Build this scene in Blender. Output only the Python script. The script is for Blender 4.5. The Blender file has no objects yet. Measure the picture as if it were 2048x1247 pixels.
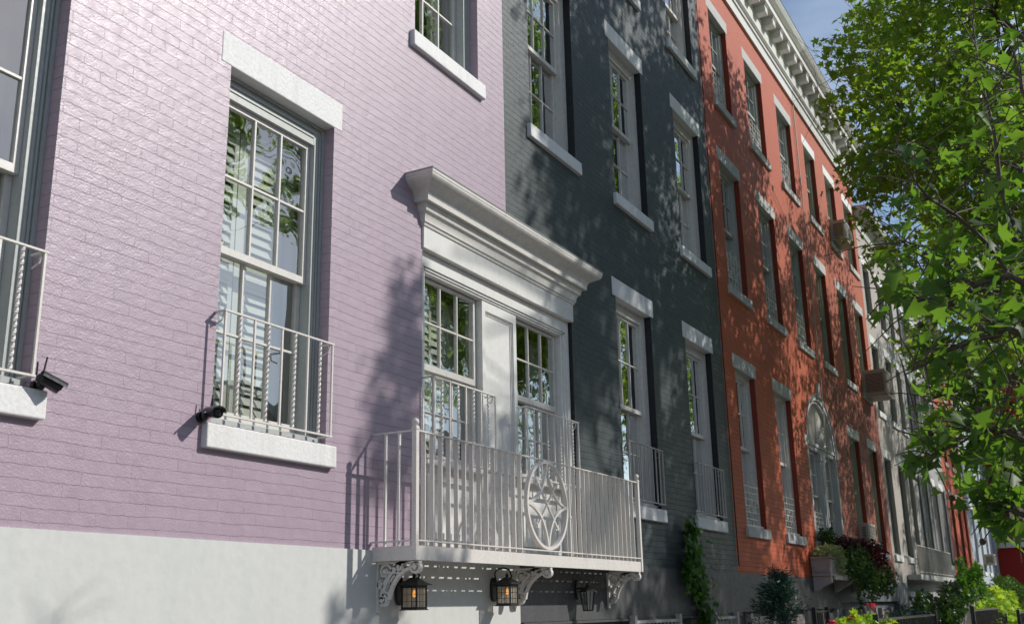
import bpy, math, random
import numpy as np
from mathutils import Vector, Matrix
random.seed(7)
S = bpy.context.scene
COL = S.collection
R = math.radians

# ------------------------------------------------------------ helpers
def props(o, label=None, cat=None, group=None, kind=None):
    if label: o['label'] = label
    if cat: o['category'] = cat
    if group: o['group'] = group
    if kind: o['kind'] = kind
    return o

def empty(name, loc, label, cat, group=None, rz=0):
    o = bpy.data.objects.new(name, None); COL.objects.link(o)
    o.location = loc; o.rotation_euler = (0, 0, rz); o.empty_display_size = .2
    return props(o, label, cat, group)

class MB:
    """collects geometry in world coordinates"""
    def __init__(s): s.v = []; s.f = []; s.m = []
    def add(s, vs, fs, mi=0):
        b = len(s.v); s.v += [tuple(v) for v in vs]
        s.f += [tuple(i + b for i in f) for f in fs]; s.m += [mi] * len(fs); return s
    def box(s, x0, x1, y0, y1, z0, z1, mi=0):
        vs = [(x, y, z) for z in (z0, z1) for y in (y0, y1) for x in (x0, x1)]
        return s.add(vs, [(0, 2, 3, 1), (4, 5, 7, 6), (0, 1, 5, 4), (2, 6, 7, 3), (0, 4, 6, 2), (1, 3, 7, 5)], mi)
    def quad(s, a, b, c, d, mi=0): return s.add([a, b, c, d], [(0, 1, 2, 3)], mi)
    def tube(s, pts, r, n=8, mi=0, r1=None, cap=True):
        pts = [Vector(p) for p in pts]; k = len(pts); b = []
        up = None
        for i, p in enumerate(pts):
            t = (pts[min(i + 1, k - 1)] - pts[max(i - 1, 0)]).normalized()
            if up is None:
                up = Vector((0, 0, 1)) if abs(t.z) < .9 else Vector((1, 0, 0))
            a = t.cross(up).normalized(); c = a.cross(t).normalized(); up = c
            rr = r if r1 is None else r + (r1 - r) * i / (k - 1)
            b += [p + (a * math.cos(2 * math.pi * j / n) + c * math.sin(2 * math.pi * j / n)) * rr for j in range(n)]
        fs = [(i * n + j, i * n + (j + 1) % n, (i + 1) * n + (j + 1) % n, (i + 1) * n + j) for i in range(k - 1) for j in range(n)]
        if cap: fs += [tuple(range(n))[::-1], tuple((k - 1) * n + j for j in range(n))]
        return s.add(b, fs, mi)
    def ribbon(s, pts, w, hx0, hx1, mi=0):
        """flat bar in the Y-Z plane: pts (y,z), bar width w, thickness from x=hx0 to hx1"""
        k = len(pts); L = []; Rr = []
        for i, (y, z) in enumerate(pts):
            a = pts[max(i - 1, 0)]; b = pts[min(i + 1, k - 1)]
            dy, dz = b[0] - a[0], b[1] - a[1]; l = math.hypot(dy, dz) or 1
            ww = w if not callable(w) else w(i / (k - 1))
            L.append((y - dz / l * ww / 2, z + dy / l * ww / 2)); Rr.append((y + dz / l * ww / 2, z - dy / l * ww / 2))
        vs = [(x, p[0], p[1]) for x in (hx0, hx1) for q in (L, Rr) for p in q]
        fs = []
        for i in range(k - 1):
            a, b, c, d = i, i + 1, k + i + 1, k + i
            fs += [(a, b, c, d), tuple(q + 2 * k for q in (d, c, b, a)), (a, a + 2 * k, b + 2 * k, b), (d, c, c + 2 * k, d + 2 * k)]
        fs += [(0, k, 3 * k, 2 * k), (k - 1, 3 * k - 1, 4 * k - 1, 2 * k - 1)]
        return s.add(vs, fs, mi)
    def ribbon_xz(s, pts, w, y0, y1, closed=False, mi=0):
        """flat bar in the X-Z plane"""
        k = len(pts); L = []; Rr = []
        for i, (x, z) in enumerate(pts):
            a = pts[(i - 1) % k if closed else max(i - 1, 0)]; b = pts[(i + 1) % k if closed else min(i + 1, k - 1)]
            dx, dz = b[0] - a[0], b[1] - a[1]; l = math.hypot(dx, dz) or 1
            L.append((x - dz / l * w / 2, z + dx / l * w / 2)); Rr.append((x + dz / l * w / 2, z - dx / l * w / 2))
        vs = [(p[0], y, p[1]) for y in (y0, y1) for q in (L, Rr) for p in q]
        fs = []
        for i in range(k if closed else k - 1):
            j = (i + 1) % k
            a, b, c, d = i, j, k + j, k + i
            fs += [(a, b, c, d), tuple(q + 2 * k for q in (d, c, b, a)), (a, a + 2 * k, b + 2 * k, b), (d, c, c + 2 * k, d + 2 * k)]
        if not closed: fs += [(0, k, 3 * k, 2 * k), (k - 1, 3 * k - 1, 4 * k - 1, 2 * k - 1)]
        return s.add(vs, fs, mi)
    def lathe(s, prof, c, n=20, mi=0):
        """prof (r,z) about a vertical axis at c"""
        vs = [(c[0] + r * math.cos(2 * math.pi * j / n), c[1] + r * math.sin(2 * math.pi * j / n), c[2] + z) for r, z in prof for j in range(n)]
        k = len(prof)
        fs = [(i * n + j, i * n + (j + 1) % n, (i + 1) * n + (j + 1) % n, (i + 1) * n + j) for i in range(k - 1) for j in range(n)]
        fs += [tuple(range(n))[::-1], tuple((k - 1) * n + j for j in range(n))]
        return s.add(vs, fs, mi)
    def ball(s, c, r, n=14, mi=0, sz=1):
        return s.lathe([(max(r * math.sin(math.pi * i / 10), .0003), -r * sz * math.cos(math.pi * i / 10)) for i in range(11)], c, n, mi)
    def extr(s, prof, x0, x1, mi=0):
        """profile (y,z), closed, extruded along X"""
        k = len(prof)
        vs = [(x, y, z) for x in (x0, x1) for y, z in prof]
        fs = [(i, (i + 1) % k, (i + 1) % k + k, i + k) for i in range(k)] + [tuple(range(k))[::-1], tuple(range(k, 2 * k))]
        return s.add(vs, fs, mi)
    def mitre(s, prof, x0, x1, mi=0, y0=0.0):
        """profile (out,z) run along the wall with returned ends"""
        vs = []
        for o, z in prof:
            vs += [(x0 - o, y0, z), (x0 - o, y0 - o, z), (x1 + o, y0 - o, z), (x1 + o, y0, z)]
        fs = []
        for i in range(len(prof) - 1):
            for j in range(3):
                a = i * 4 + j; fs.append((a, a + 1, a + 5, a + 4))
        fs += [(3, 2, 1, 0), tuple(4 * (len(prof) - 1) + j for j in range(4))]
        return s.add(vs, fs, mi)
    def build(s, name, mats, parent=None, bevel=0, smooth=False):
        me = bpy.data.meshes.new(name)
        off = Vector((0, 0, 0))
        if parent is not None:
            q = parent
            while q is not None: off += q.location; q = q.parent
        vs = s.v if off.length == 0 else [(a - off.x, b - off.y, c - off.z) for a, b, c in s.v]
        me.from_pydata(vs, [], s.f)
        mats = mats if isinstance(mats, (list, tuple)) else [mats]
        for m in mats: me.materials.append(m)
        me.polygons.foreach_set('material_index', s.m)
        if smooth: me.polygons.foreach_set('use_smooth', [True] * len(s.f))
        me.update()
        import bmesh
        bm = bmesh.new(); bm.from_mesh(me); bmesh.ops.recalc_face_normals(bm, faces=bm.faces); bm.to_mesh(me); bm.free()
        o = bpy.data.objects.new(name, me); COL.objects.link(o)
        if parent is not None: o.parent = parent
        if bevel:
            b = o.modifiers.new('bevel', 'BEVEL'); b.width = bevel; b.segments = 2; b.limit_method = 'ANGLE'; b.angle_limit = R(40)
        return o

# ------------------------------------------------------------ materials
def newmat(name):
    m = bpy.data.materials.new(name); m.use_nodes = True
    nt = m.node_tree; nt.nodes.clear()
    out = nt.nodes.new('ShaderNodeOutputMaterial')
    return m, nt, out
def N(nt, typ, **kw):
    n = nt.nodes.new(typ)
    for k, v in kw.items():
        if k.startswith('i_'):
            key = k[2:].replace('_', ' ')
            n.inputs[key].default_value = v
        else: setattr(n, k, v)
    return n
def col4(c): return (c[0], c[1], c[2], 1)
def mixc(nt, fac, a, b):
    n = nt.nodes.new('ShaderNodeMix'); n.data_type = 'RGBA'
    if isinstance(fac, (int, float)): n.inputs[0].default_value = fac
    else: nt.links.new(fac, n.inputs[0])
    for i, c in ((6, a), (7, b)):
        if isinstance(c, (tuple, list)): n.inputs[i].default_value = col4(c)
        else: nt.links.new(c, n.inputs[i])
    return n.outputs[2]
def math_(nt, op, a, b=None, c=None):
    n = nt.nodes.new('ShaderNodeMath'); n.operation = op
    for i, v in enumerate((a, b, c)):
        if v is None: continue
        if isinstance(v, (int, float)): n.inputs[i].default_value = v
        else: nt.links.new(v, n.inputs[i])
    return n.outputs[0]
def ramp(nt, fac, p0, p1, c0=(0, 0, 0), c1=(1, 1, 1)):
    n = nt.nodes.new('ShaderNodeValToRGB'); e = n.color_ramp.elements
    e[0].position = p0; e[1].position = p1; e[0].color = col4(c0); e[1].color = col4(c1)
    nt.links.new(fac, n.inputs[0]); return n.outputs[0]

def brick_mat(name, c, c2, mortar, rough=.42, dist=.007, w=.205, h=.0635, ms=.0045, var=.25, spec=.5, weather=None, patch=None, vert=1.0):
    m, nt, out = newmat(name); L = nt.links.new
    geo = N(nt, 'ShaderNodeNewGeometry'); sep = N(nt, 'ShaderNodeSeparateXYZ'); L(geo.outputs['Position'], sep.inputs[0])
    u = math_(nt, 'ADD', sep.outputs[0], sep.outputs[1])
    comb = N(nt, 'ShaderNodeCombineXYZ'); L(u, comb.inputs[0]); L(sep.outputs[2], comb.inputs[1])
    wob = N(nt, 'ShaderNodeTexNoise', i_Scale=2.2, i_Detail=3.0); L(comb.outputs[0], wob.inputs['Vector'])
    sub = N(nt, 'ShaderNodeVectorMath', operation='SUBTRACT'); L(wob.outputs['Color'], sub.inputs[0]); sub.inputs[1].default_value = (.5, .5, .5)
    scl = N(nt, 'ShaderNodeVectorMath', operation='SCALE'); L(sub.outputs[0], scl.inputs[0]); scl.inputs['Scale'].default_value = .03
    wob2 = N(nt, 'ShaderNodeTexNoise', i_Scale=22.0, i_Detail=2.0); L(comb.outputs[0], wob2.inputs['Vector'])
    sub2 = N(nt, 'ShaderNodeVectorMath', operation='SUBTRACT'); L(wob2.outputs['Color'], sub2.inputs[0]); sub2.inputs[1].default_value = (.5, .5, .5)
    scl2 = N(nt, 'ShaderNodeVectorMath', operation='SCALE'); L(sub2.outputs[0], scl2.inputs[0]); scl2.inputs['Scale'].default_value = .012
    ad = N(nt, 'ShaderNodeVectorMath', operation='ADD'); L(comb.outputs[0], ad.inputs[0]); L(scl.outputs[0], ad.inputs[1])
    ad2 = N(nt, 'ShaderNodeVectorMath', operation='ADD'); L(ad.outputs[0], ad2.inputs[0]); L(scl2.outputs[0], ad2.inputs[1])
    br = N(nt, 'ShaderNodeTexBrick', i_Scale=1.0); br.inputs['Brick Width'].default_value = w; br.inputs['Row Height'].default_value = h
    br.inputs['Mortar Size'].default_value = ms; br.inputs['Mortar Smooth'].default_value = .55
    br.inputs['Color1'].default_value = (0, 0, 0, 1); br.inputs['Color2'].default_value = (1, 1, 1, 1); br.inputs['Mortar'].default_value = (.5, .5, .5, 1)
    L(ad2.outputs[0], br.inputs['Vector'])
    big = N(nt, 'ShaderNodeTexNoise', i_Scale=1.1, i_Detail=4.0); L(comb.outputs[0], big.inputs['Vector'])
    fine = N(nt, 'ShaderNodeTexNoise', i_Scale=85.0, i_Detail=6.0); L(geo.outputs['Position'], fine.inputs['Vector'])
    med = N(nt, 'ShaderNodeTexNoise', i_Scale=16.0, i_Detail=4.0); L(geo.outputs['Position'], med.inputs['Vector'])
    # joints are filled with paint in places: mortar depth varies; upright joints show less than bed joints
    bh = N(nt, 'ShaderNodeTexBrick', i_Scale=1.0); bh.inputs['Brick Width'].default_value = 900.0; bh.inputs['Row Height'].default_value = h
    bh.inputs['Mortar Size'].default_value = ms; bh.inputs['Mortar Smooth'].default_value = .5; L(ad2.outputs[0], bh.inputs['Vector'])
    jn = N(nt, 'ShaderNodeTexNoise', i_Scale=4.5, i_Detail=4.0); L(comb.outputs[0], jn.inputs['Vector'])
    jv = ramp(nt, jn.outputs[0], .33, .62, (.35, .35, .35), (1, 1, 1))
    ju = ramp(nt, jn.outputs[0], .44, .66, (.06 * vert, .06 * vert, .06 * vert), (.7 * vert, .7 * vert, .7 * vert))
    joint = math_(nt, 'MAXIMUM', math_(nt, 'MULTIPLY', bh.outputs['Fac'], jv), math_(nt, 'MULTIPLY', br.outputs['Fac'], ju))
    vmix = math_(nt, 'MULTIPLY', br.outputs['Color'], var)
    vm2 = math_(nt, 'ADD', vmix, math_(nt, 'MULTIPLY', big.outputs[0], .35))
    c_b = mixc(nt, vm2, c, c2)
    c_b = mixc(nt, math_(nt, 'MULTIPLY', ramp(nt, med.outputs[0], .45, .75), .12), c_b, tuple(min(1, x * 1.25) for x in c))
    c_all = mixc(nt, joint, c_b, mortar)
    if patch:   # a part of the wall that is bare of paint, with an uneven edge
        pc, pm, x0, z1 = patch
        ed = math_(nt, 'MULTIPLY', math_(nt, 'SUBTRACT', big.outputs[0], .5), 1.2)
        f1 = math_(nt, 'GREATER_THAN', math_(nt, 'ADD', sep.outputs[0], ed), x0)
        f2 = math_(nt, 'LESS_THAN', math_(nt, 'ADD', sep.outputs[2], ed), z1)
        f = math_(nt, 'MULTIPLY', f1, f2)
        raw = mixc(nt, br.outputs['Fac'], mixc(nt, br.outputs['Color'], pc, tuple(x * .6 for x in pc)), pm)
        c_all = mixc(nt, f, c_all, raw)
    mps = N(nt, 'ShaderNodeMapping'); mps.inputs['Scale'].default_value = (5, 1, .45); L(geo.outputs['Position'], mps.inputs[0])
    run = N(nt, 'ShaderNodeTexNoise', i_Scale=1.5, i_Detail=6.0); L(mps.outputs[0], run.inputs['Vector'])
    c_all = mixc(nt, math_(nt, 'MULTIPLY', ramp(nt, run.outputs[0], .48, .75), .30), c_all, tuple(x * .72 + .012 for x in c))
    p = N(nt, 'ShaderNodeBsdfPrincipled'); L(c_all, p.inputs['Base Color'])
    rr = math_(nt, 'MULTIPLY_ADD', med.outputs[0], .3, rough - .15); L(rr, p.inputs['Roughness'])
    p.inputs['Specular IOR Level'].default_value = spec
    hgt = math_(nt, 'MULTIPLY', joint, -1.0)
    hgt = math_(nt, 'ADD', hgt, math_(nt, 'MULTIPLY', br.outputs['Color'], .34))
    hgt = math_(nt, 'ADD', hgt, math_(nt, 'MULTIPLY', med.outputs[0], .32))
    till = N(nt, 'ShaderNodeTexNoise', i_Scale=8.0, i_Detail=2.0); L(geo.outputs['Position'], till.inputs['Vector'])
    hgt = math_(nt, 'ADD', hgt, math_(nt, 'MULTIPLY', till.outputs[0], .3))
    hgt = math_(nt, 'ADD', hgt, math_(nt, 'MULTIPLY', fine.outputs[0], .38))
    bp = N(nt, 'ShaderNodeBump'); bp.inputs['Distance'].default_value = dist; L(hgt, bp.inputs['Height']); L(bp.outputs[0], p.inputs['Normal'])
    L(p.outputs[0], out.inputs[0]); return m

def paint_mat(name, c, rough=.45, noise=.12, bump=.0015, scale=14, metal=0, spec=.5, streak=0, streakc=(.25, .27, .2)):
    m, nt, out = newmat(name); L = nt.links.new
    geo = N(nt, 'ShaderNodeNewGeometry')
    n1 = N(nt, 'ShaderNodeTexNoise', i_Scale=float(scale), i_Detail=5.0); L(geo.outputs['Position'], n1.inputs['Vector'])
    n2 = N(nt, 'ShaderNodeTexNoise', i_Scale=scale * .13, i_Detail=4.0); L(geo.outputs['Position'], n2.inputs['Vector'])
    dk = tuple(x * (1 - noise * 1.6) for x in c)
    cc = mixc(nt, ramp(nt, n1.outputs[0], .4, .75), c, dk)
    cc = mixc(nt, math_(nt, 'MULTIPLY', ramp(nt, n2.outputs[0], .4, .7), .6), cc, tuple(x * (1 - noise) for x in c))
    if streak:
        mp = N(nt, 'ShaderNodeMapping'); mp.inputs['Scale'].default_value = (9, 9, .55); L(geo.outputs['Position'], mp.inputs[0])
        n3 = N(nt, 'ShaderNodeTexNoise', i_Scale=1.6, i_Detail=6.0); L(mp.outputs[0], n3.inputs['Vector'])
        cc = mixc(nt, math_(nt, 'MULTIPLY', ramp(nt, n3.outputs[0], .5, .78), streak), cc, streakc)
    p = N(nt, 'ShaderNodeBsdfPrincipled'); L(cc, p.inputs['Base Color'])
    L(math_(nt, 'MULTIPLY_ADD', n1.outputs[0], .25, rough - .12), p.inputs['Roughness'])
    p.inputs['Metallic'].default_value = metal; p.inputs['Specular IOR Level'].default_value = spec
    bp = N(nt, 'ShaderNodeBump'); bp.inputs['Distance'].default_value = bump; L(n1.outputs[0], bp.inputs['Height']); L(bp.outputs[0], p.inputs['Normal'])
    L(p.outputs[0], out.inputs[0]); return m

def glass_mat(name, tint=(.93, .96, .94), refl=7.0):
    m, nt, out = newmat(name); L = nt.links.new
    geo = N(nt, 'ShaderNodeNewGeometry')
    n1 = N(nt, 'ShaderNodeTexNoise', i_Scale=1.7, i_Detail=2.0); L(geo.outputs['Position'], n1.inputs['Vector'])
    bp = N(nt, 'ShaderNodeBump'); bp.inputs['Distance'].default_value = .012; L(n1.outputs[0], bp.inputs['Height'])
    dt = N(nt, 'ShaderNodeVectorMath', operation='DOT_PRODUCT'); L(geo.outputs['Incoming'], dt.inputs[0]); L(geo.outputs['Normal'], dt.inputs[1])
    cs = math_(nt, 'ABSOLUTE', dt.outputs['Value']); fq = math_(nt, 'MULTIPLY_ADD', math_(nt, 'POWER', math_(nt, 'SUBTRACT', 1.0, cs), 5.0), .96, .045)
    tr = N(nt, 'ShaderNodeBsdfTransparent'); tr.inputs[0].default_value = col4(tint)
    gl = N(nt, 'ShaderNodeBsdfGlossy'); gl.inputs['Roughness'].default_value = .015; L(bp.outputs[0], gl.inputs['Normal'])
    mx = N(nt, 'ShaderNodeMixShader'); f = math_(nt, 'MULTIPLY', fq, refl); f = math_(nt, 'MINIMUM', f, 1.0)
    L(f, mx.inputs[0]); L(tr.outputs[0], mx.inputs[1]); L(gl.outputs[0], mx.inputs[2])
    L(mx.outputs[0], out.inputs[0]); return m

def leaf_mat(name, c0, c1, trans, rough=.42, tf=.45, spec=.4):
    m, nt, out = newmat(name); L = nt.links.new
    at = N(nt, 'ShaderNodeAttribute', attribute_name='tint')
    cc = mixc(nt, at.outputs['Fac'], c0, c1)
    tc = mixc(nt, at.outputs['Fac'], tuple(x * .8 for x in trans), (min(1, trans[0] * 1.5), trans[1] * 1.1, trans[2]))
    p = N(nt, 'ShaderNodeBsdfPrincipled'); L(cc, p.inputs['Base Color']); p.inputs['Roughness'].default_value = rough
    p.inputs['Specular IOR Level'].default_value = spec
    t = N(nt, 'ShaderNodeBsdfTranslucent'); L(tc, t.inputs[0])
    mx = N(nt, 'ShaderNodeMixShader'); mx.inputs[0].default_value = tf
    L(p.outputs[0], mx.inputs[1]); L(t.outputs[0], mx.inputs[2]); L(mx.outputs[0], out.inputs[0]); return m

def seedy_glass(name):
    m, nt, out = newmat(name); L = nt.links.new
    tr = N(nt, 'ShaderNodeBsdfTransparent'); tr.inputs[0].default_value = (.95, .9, .8, 1)
    tl = N(nt, 'ShaderNodeBsdfTranslucent'); tl.inputs[0].default_value = (.85, .8, .7, 1)
    df = N(nt, 'ShaderNodeBsdfPrincipled'); df.inputs['Base Color'].default_value = (.75, .72, .64, 1); df.inputs['Roughness'].default_value = .25
    a = N(nt, 'ShaderNodeMixShader'); a.inputs[0].default_value = .5; L(tl.outputs[0], a.inputs[1]); L(df.outputs[0], a.inputs[2])
    b = N(nt, 'ShaderNodeMixShader'); b.inputs[0].default_value = .42; L(tr.outputs[0], b.inputs[1]); L(a.outputs[0], b.inputs[2]); L(b.outputs[0], out.inputs[0]); return m
def emit_mat(name, c, s):
    m, nt, out = newmat(name)
    e = N(nt, 'ShaderNodeEmission'); e.inputs[0].default_value = col4(c); e.inputs[1].default_value = s
    nt.links.new(e.outputs[0], out.inputs[0]); return m

M = {}
M['pink'] = brick_mat('pink_painted_brick', (.395, .308, .366), (.36, .275, .335), (.412, .310, .372), rough=.40, dist=.0062, var=.3, spec=.50, vert=.45, ms=.0028)
M['grey'] = brick_mat('grey_painted_brick', (.055, .070, .074), (.043, .056, .060), (.040, .051, .054), rough=.5, spec=.35, dist=.008)
M['orange'] = brick_mat('orange_painted_brick', (.50, .108, .044), (.43, .085, .034), (.42, .08, .034), rough=.6, dist=.007, spec=.28)
M['brick'] = brick_mat('red_brick', (.47, .118, .055), (.40, .09, .045), (.34, .09, .06), rough=.7, dist=.007, spec=.3, patch=((.33, .085, .05), (.27, .16, .13), 20.2, 5.9))
M['orange2'] = brick_mat('salmon_brick', (.48, .12, .065), (.42, .10, .05), (.38, .12, .08), spec=.2, rough=.8, dist=.005)
M['red'] = brick_mat('crimson_brick', (.38, .035, .03), (.32, .03, .025), (.25, .03, .025), spec=.2, rough=.8, dist=.004)
M['black'] = brick_mat('black_reveal', (.012, .014, .016), (.01, .012, .013), (.008, .009, .01), rough=.5)  # near-black colour on the grey house's window reveals
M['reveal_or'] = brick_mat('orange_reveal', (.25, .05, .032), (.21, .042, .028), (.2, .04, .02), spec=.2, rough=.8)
M['tan'] = paint_mat('tan_stucco', (.42, .38, .34), rough=.8, bump=.004, scale=20)
M['ltgrey'] = paint_mat('pale_grey_stucco', (.36, .36, .36), rough=.8, bump=.004, scale=20)
M['blue'] = paint_mat('blue_grey_stucco', (.40, .46, .52), rough=.8, bump=.004, scale=20)
M['stone'] = paint_mat('painted_stone', (.74, .735, .72), rough=.62, noise=.08, bump=.003, scale=45, streak=.35, streakc=(.42, .44, .38))
M['stone2'] = paint_mat('grey_stone', (.50, .50, .49), rough=.7, noise=.14, bump=.003, scale=45, streak=.3)
M['peel'] = paint_mat('peeling_cornice_paint', (.60, .585, .55), rough=.7, noise=.3, bump=.005, scale=26, streak=.6, streakc=(.16, .15, .12))
M['white_base'] = paint_mat('white_stucco', (.605, .61, .58), rough=.62, noise=.045, bump=.0018, scale=18, streak=.22, streakc=(.40, .48, .41))
M['dark_base'] = paint_mat('charcoal_stucco', (.075, .077, .08), rough=.55, noise=.1, bump=.0025, scale=22, streak=.3, streakc=(.13, .13, .12))
M['blue_base'] = paint_mat('slate_stucco', (.13, .145, .165), rough=.6, noise=.1, bump=.0025, scale=22, streak=.2, streakc=(.2, .21, .22))
M['trim'] = paint_mat('cream_trim_paint', (.67, .645, .595), rough=.42, noise=.1, bump=.001, scale=22, streak=.2, streakc=(.42, .39, .34))
M['trimw'] = paint_mat('white_trim_paint', (.74, .73, .69), rough=.4, noise=.08, bump=.001, scale=22, streak=.2, streakc=(.46, .45, .42))
M['frame_grey'] = paint_mat('grey_frame_paint', (.43, .455, .43), rough=.45, noise=.08, bump=.0007, scale=30)
M['frame_green'] = paint_mat('sage_frame_paint', (.36, .37, .29), rough=.5, noise=.1, bump=.0008, scale=30)
M['iron_w'] = paint_mat('cream_iron_paint', (.74, .70, .65), rough=.42, noise=.1, bump=.001, scale=60, streak=.15, streakc=(.35, .3, .25))
M['iron_g'] = paint_mat('grey_iron_paint', (.42, .40, .38), rough=.5, noise=.12, bump=.001, scale=60)
M['iron_b'] = paint_mat('black_iron', (.018, .018, .019), rough=.4, noise=.15, bump=.001, scale=50)
M['lead'] = paint_mat('lead_flashing', (.36, .36, .34), rough=.55, noise=.15, bump=.002, scale=20)
M['blk'] = paint_mat('black_plastic', (.015, .014, .018), rough=.3, noise=.1, bump=.0003, scale=50)
M['glass'] = glass_mat('window_glass')
M['lglass'] = seedy_glass('lantern_glass')
M['shut'] = paint_mat('shutter_paint', (.66, .68, .60), rough=.5, noise=.04, bump=.0005, scale=30)
M['curtain'] = paint_mat('curtain_cloth', (.60, .60, .54), rough=.9, noise=.06, bump=.0008, scale=120)
M['sheer'] = paint_mat('grey_green_drape', (.27, .30, .26), rough=.9, noise=.1, bump=.001, scale=60)
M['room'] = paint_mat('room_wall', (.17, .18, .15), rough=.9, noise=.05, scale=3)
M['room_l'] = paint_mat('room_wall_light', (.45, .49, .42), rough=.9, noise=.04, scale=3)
M['gshut'] = paint_mat('grey_shutter_paint', (.20, .20, .20), rough=.6, noise=.1, bump=.001, scale=30)
M['concrete'] = paint_mat('pavement_concrete', (.19, .185, .178), rough=.85, noise=.15, bump=.004, scale=9)
M['asphalt'] = paint_mat('asphalt', (.055, .055, .057), rough=.9, noise=.2, bump=.004, scale=40)
M['soil'] = paint_mat('soil', (.09, .065, .045), rough=.95, noise=.3, bump=.01, scale=15)
M['bark'] = paint_mat('tree_bark', (.20, .16, .12), rough=.85, noise=.4, bump=.008, scale=14)
M['twig'] = paint_mat('twig_bark', (.11, .085, .06), rough=.8, noise=.3, bump=.002, scale=40)
M['planter'] = paint_mat('mauve_planter_paint', (.40, .345, .33), rough=.55, noise=.1, bump=.001, scale=20)
M['ac'] = paint_mat('beige_metal', (.42, .38, .33), rough=.5, noise=.12, bump=.001, scale=20)
M['ac_d'] = paint_mat('rusty_grille', (.12, .05, .04), rough=.7, noise=.3, bump=.002, scale=60)
M['blind'] = paint_mat('grey_blind', (.36, .37, .35), rough=.7, noise=.05, scale=30)
M['bulb'] = emit_mat('glowing_bulb', (1, .42, .06), 1.5)
M['leafA'] = leaf_mat('plane_leaf', (.026, .080, .016), (.058, .130, .020), (.32, .60, .05), tf=.56)
M['leafN'] = leaf_mat('sweetgum_leaf', (.020, .058, .022), (.045, .10, .028), (.20, .46, .03), tf=.44, rough=.5, spec=.3)
M['leafY'] = leaf_mat('bright_vine_leaf', (.15, .36, .03), (.27, .50, .04), (.5, .8, .05), tf=.45)
M['leafD'] = leaf_mat('dark_leaf', (.02, .05, .018), (.04, .08, .02), (.06, .16, .02), tf=.3)
M['leafC'] = leaf_mat('conifer_leaf', (.02, .06, .045), (.035, .09, .06), (.03, .09, .04), tf=.2)
M['leafR'] = leaf_mat('burgundy_leaf', (.030, .007, .012), (.06, .010, .016), (.10, .012, .018), tf=.25)
M['leafV'] = leaf_mat('variegated_leaf', (.12, .24, .05), (.62, .66, .42), (.3, .4, .1), tf=.3)
M['leafI'] = leaf_mat('ivy_leaf', (.03, .09, .015), (.08, .19, .03), (.15, .4, .03), tf=.35)
M['leafT'] = leaf_mat('trailing_leaf', (.022, .06, .014), (.06, .13, .03), (.10, .22, .03), tf=.3)
M['petal'] = leaf_mat('red_petal', (.7, .02, .06), (.8, .04, .1), (.8, .05, .08), tf=.3)
M['fruit'] = paint_mat('seed_ball', (.07, .05, .03), rough=.8, noise=.3, bump=.004, scale=60)

# ------------------------------------------------------------ windows
def sash(mb, x0, x1, z0, z1, y, cols=3, rows=2, st=.035, mun=.014, bot=None, top=None, d=.035):
    bot = bot or st; top = top or st
    mb.box(x0, x0 + st, y, y + d, z0, z1); mb.box(x1 - st, x1, y, y + d, z0, z1)
    mb.box(x0 + st, x1 - st, y - .001, y + d + .001, z0, z0 + bot); mb.box(x0 + st, x1 - st, y + .001, y + d - .001, z1 - top, z1)
    a0, a1, b0, b1 = x0 + st, x1 - st, z0 + bot, z1 - top
    for i in range(1, cols):
        xc = a0 + (a1 - a0) * i / cols; mb.box(xc - mun / 2, xc + mun / 2, y + .002, y + d - .004, b0, b1)
    for j in range(1, rows):
        zc = b0 + (b1 - b0) * j / rows; mb.box(a0, a1, y + .004, y + d - .006, zc - mun / 2, zc + mun / 2)
    return a0, a1, b0, b1

def louver(parent, x0, x1, z0, z1, y, mat, name='shutter', pitch=.066, mid=None, sl=.035):
    mb = MB(); st = .035
    mb.box(x0, x0 + sl, y, y + .025, z0, z1); mb.box(x1 - st, x1, y, y + .025, z0, z1)
    cuts = [z0] + ([mid] if mid else []) + [z1]
    for zz in cuts: mb.box(x0 + sl, x1 - st, y + .001, y + .024, zz - .03, zz + .03)
    n = int((z1 - z0) / pitch)
    for i in range(n):
        z = z0 + (i + .5) * (z1 - z0) / n
        q = (z1 - z0) / n
        mb.extr([(y - .005, z - q * .42), (y, z - q * .46), (y + .024, z + q * .42), (y + .019, z + q * .46)], x0 + sl, x1 - st)
    return mb.build(name, mat, parent)

def curtain(parent, x0, x1, z0, z1, y, mat, amp=.022, wl=.09, name='curtain'):
    mb = MB(); n = max(6, int((x1 - x0) / wl * 6)); ph = random.random() * 6
    vs = []
    for i in range(n + 1):
        x = x0 + (x1 - x0) * i / n; yy = y + amp * math.sin(2 * math.pi * (x - x0) / wl + ph + .8 * math.sin(x * 9))
        vs += [(x, yy, z0), (x, yy + .004, z1)]
    mb.add(vs, [(2 * i, 2 * i + 2, 2 * i + 3, 2 * i + 1) for i in range(n)])
    return mb.build(name, mat, parent, smooth=True)

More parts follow.
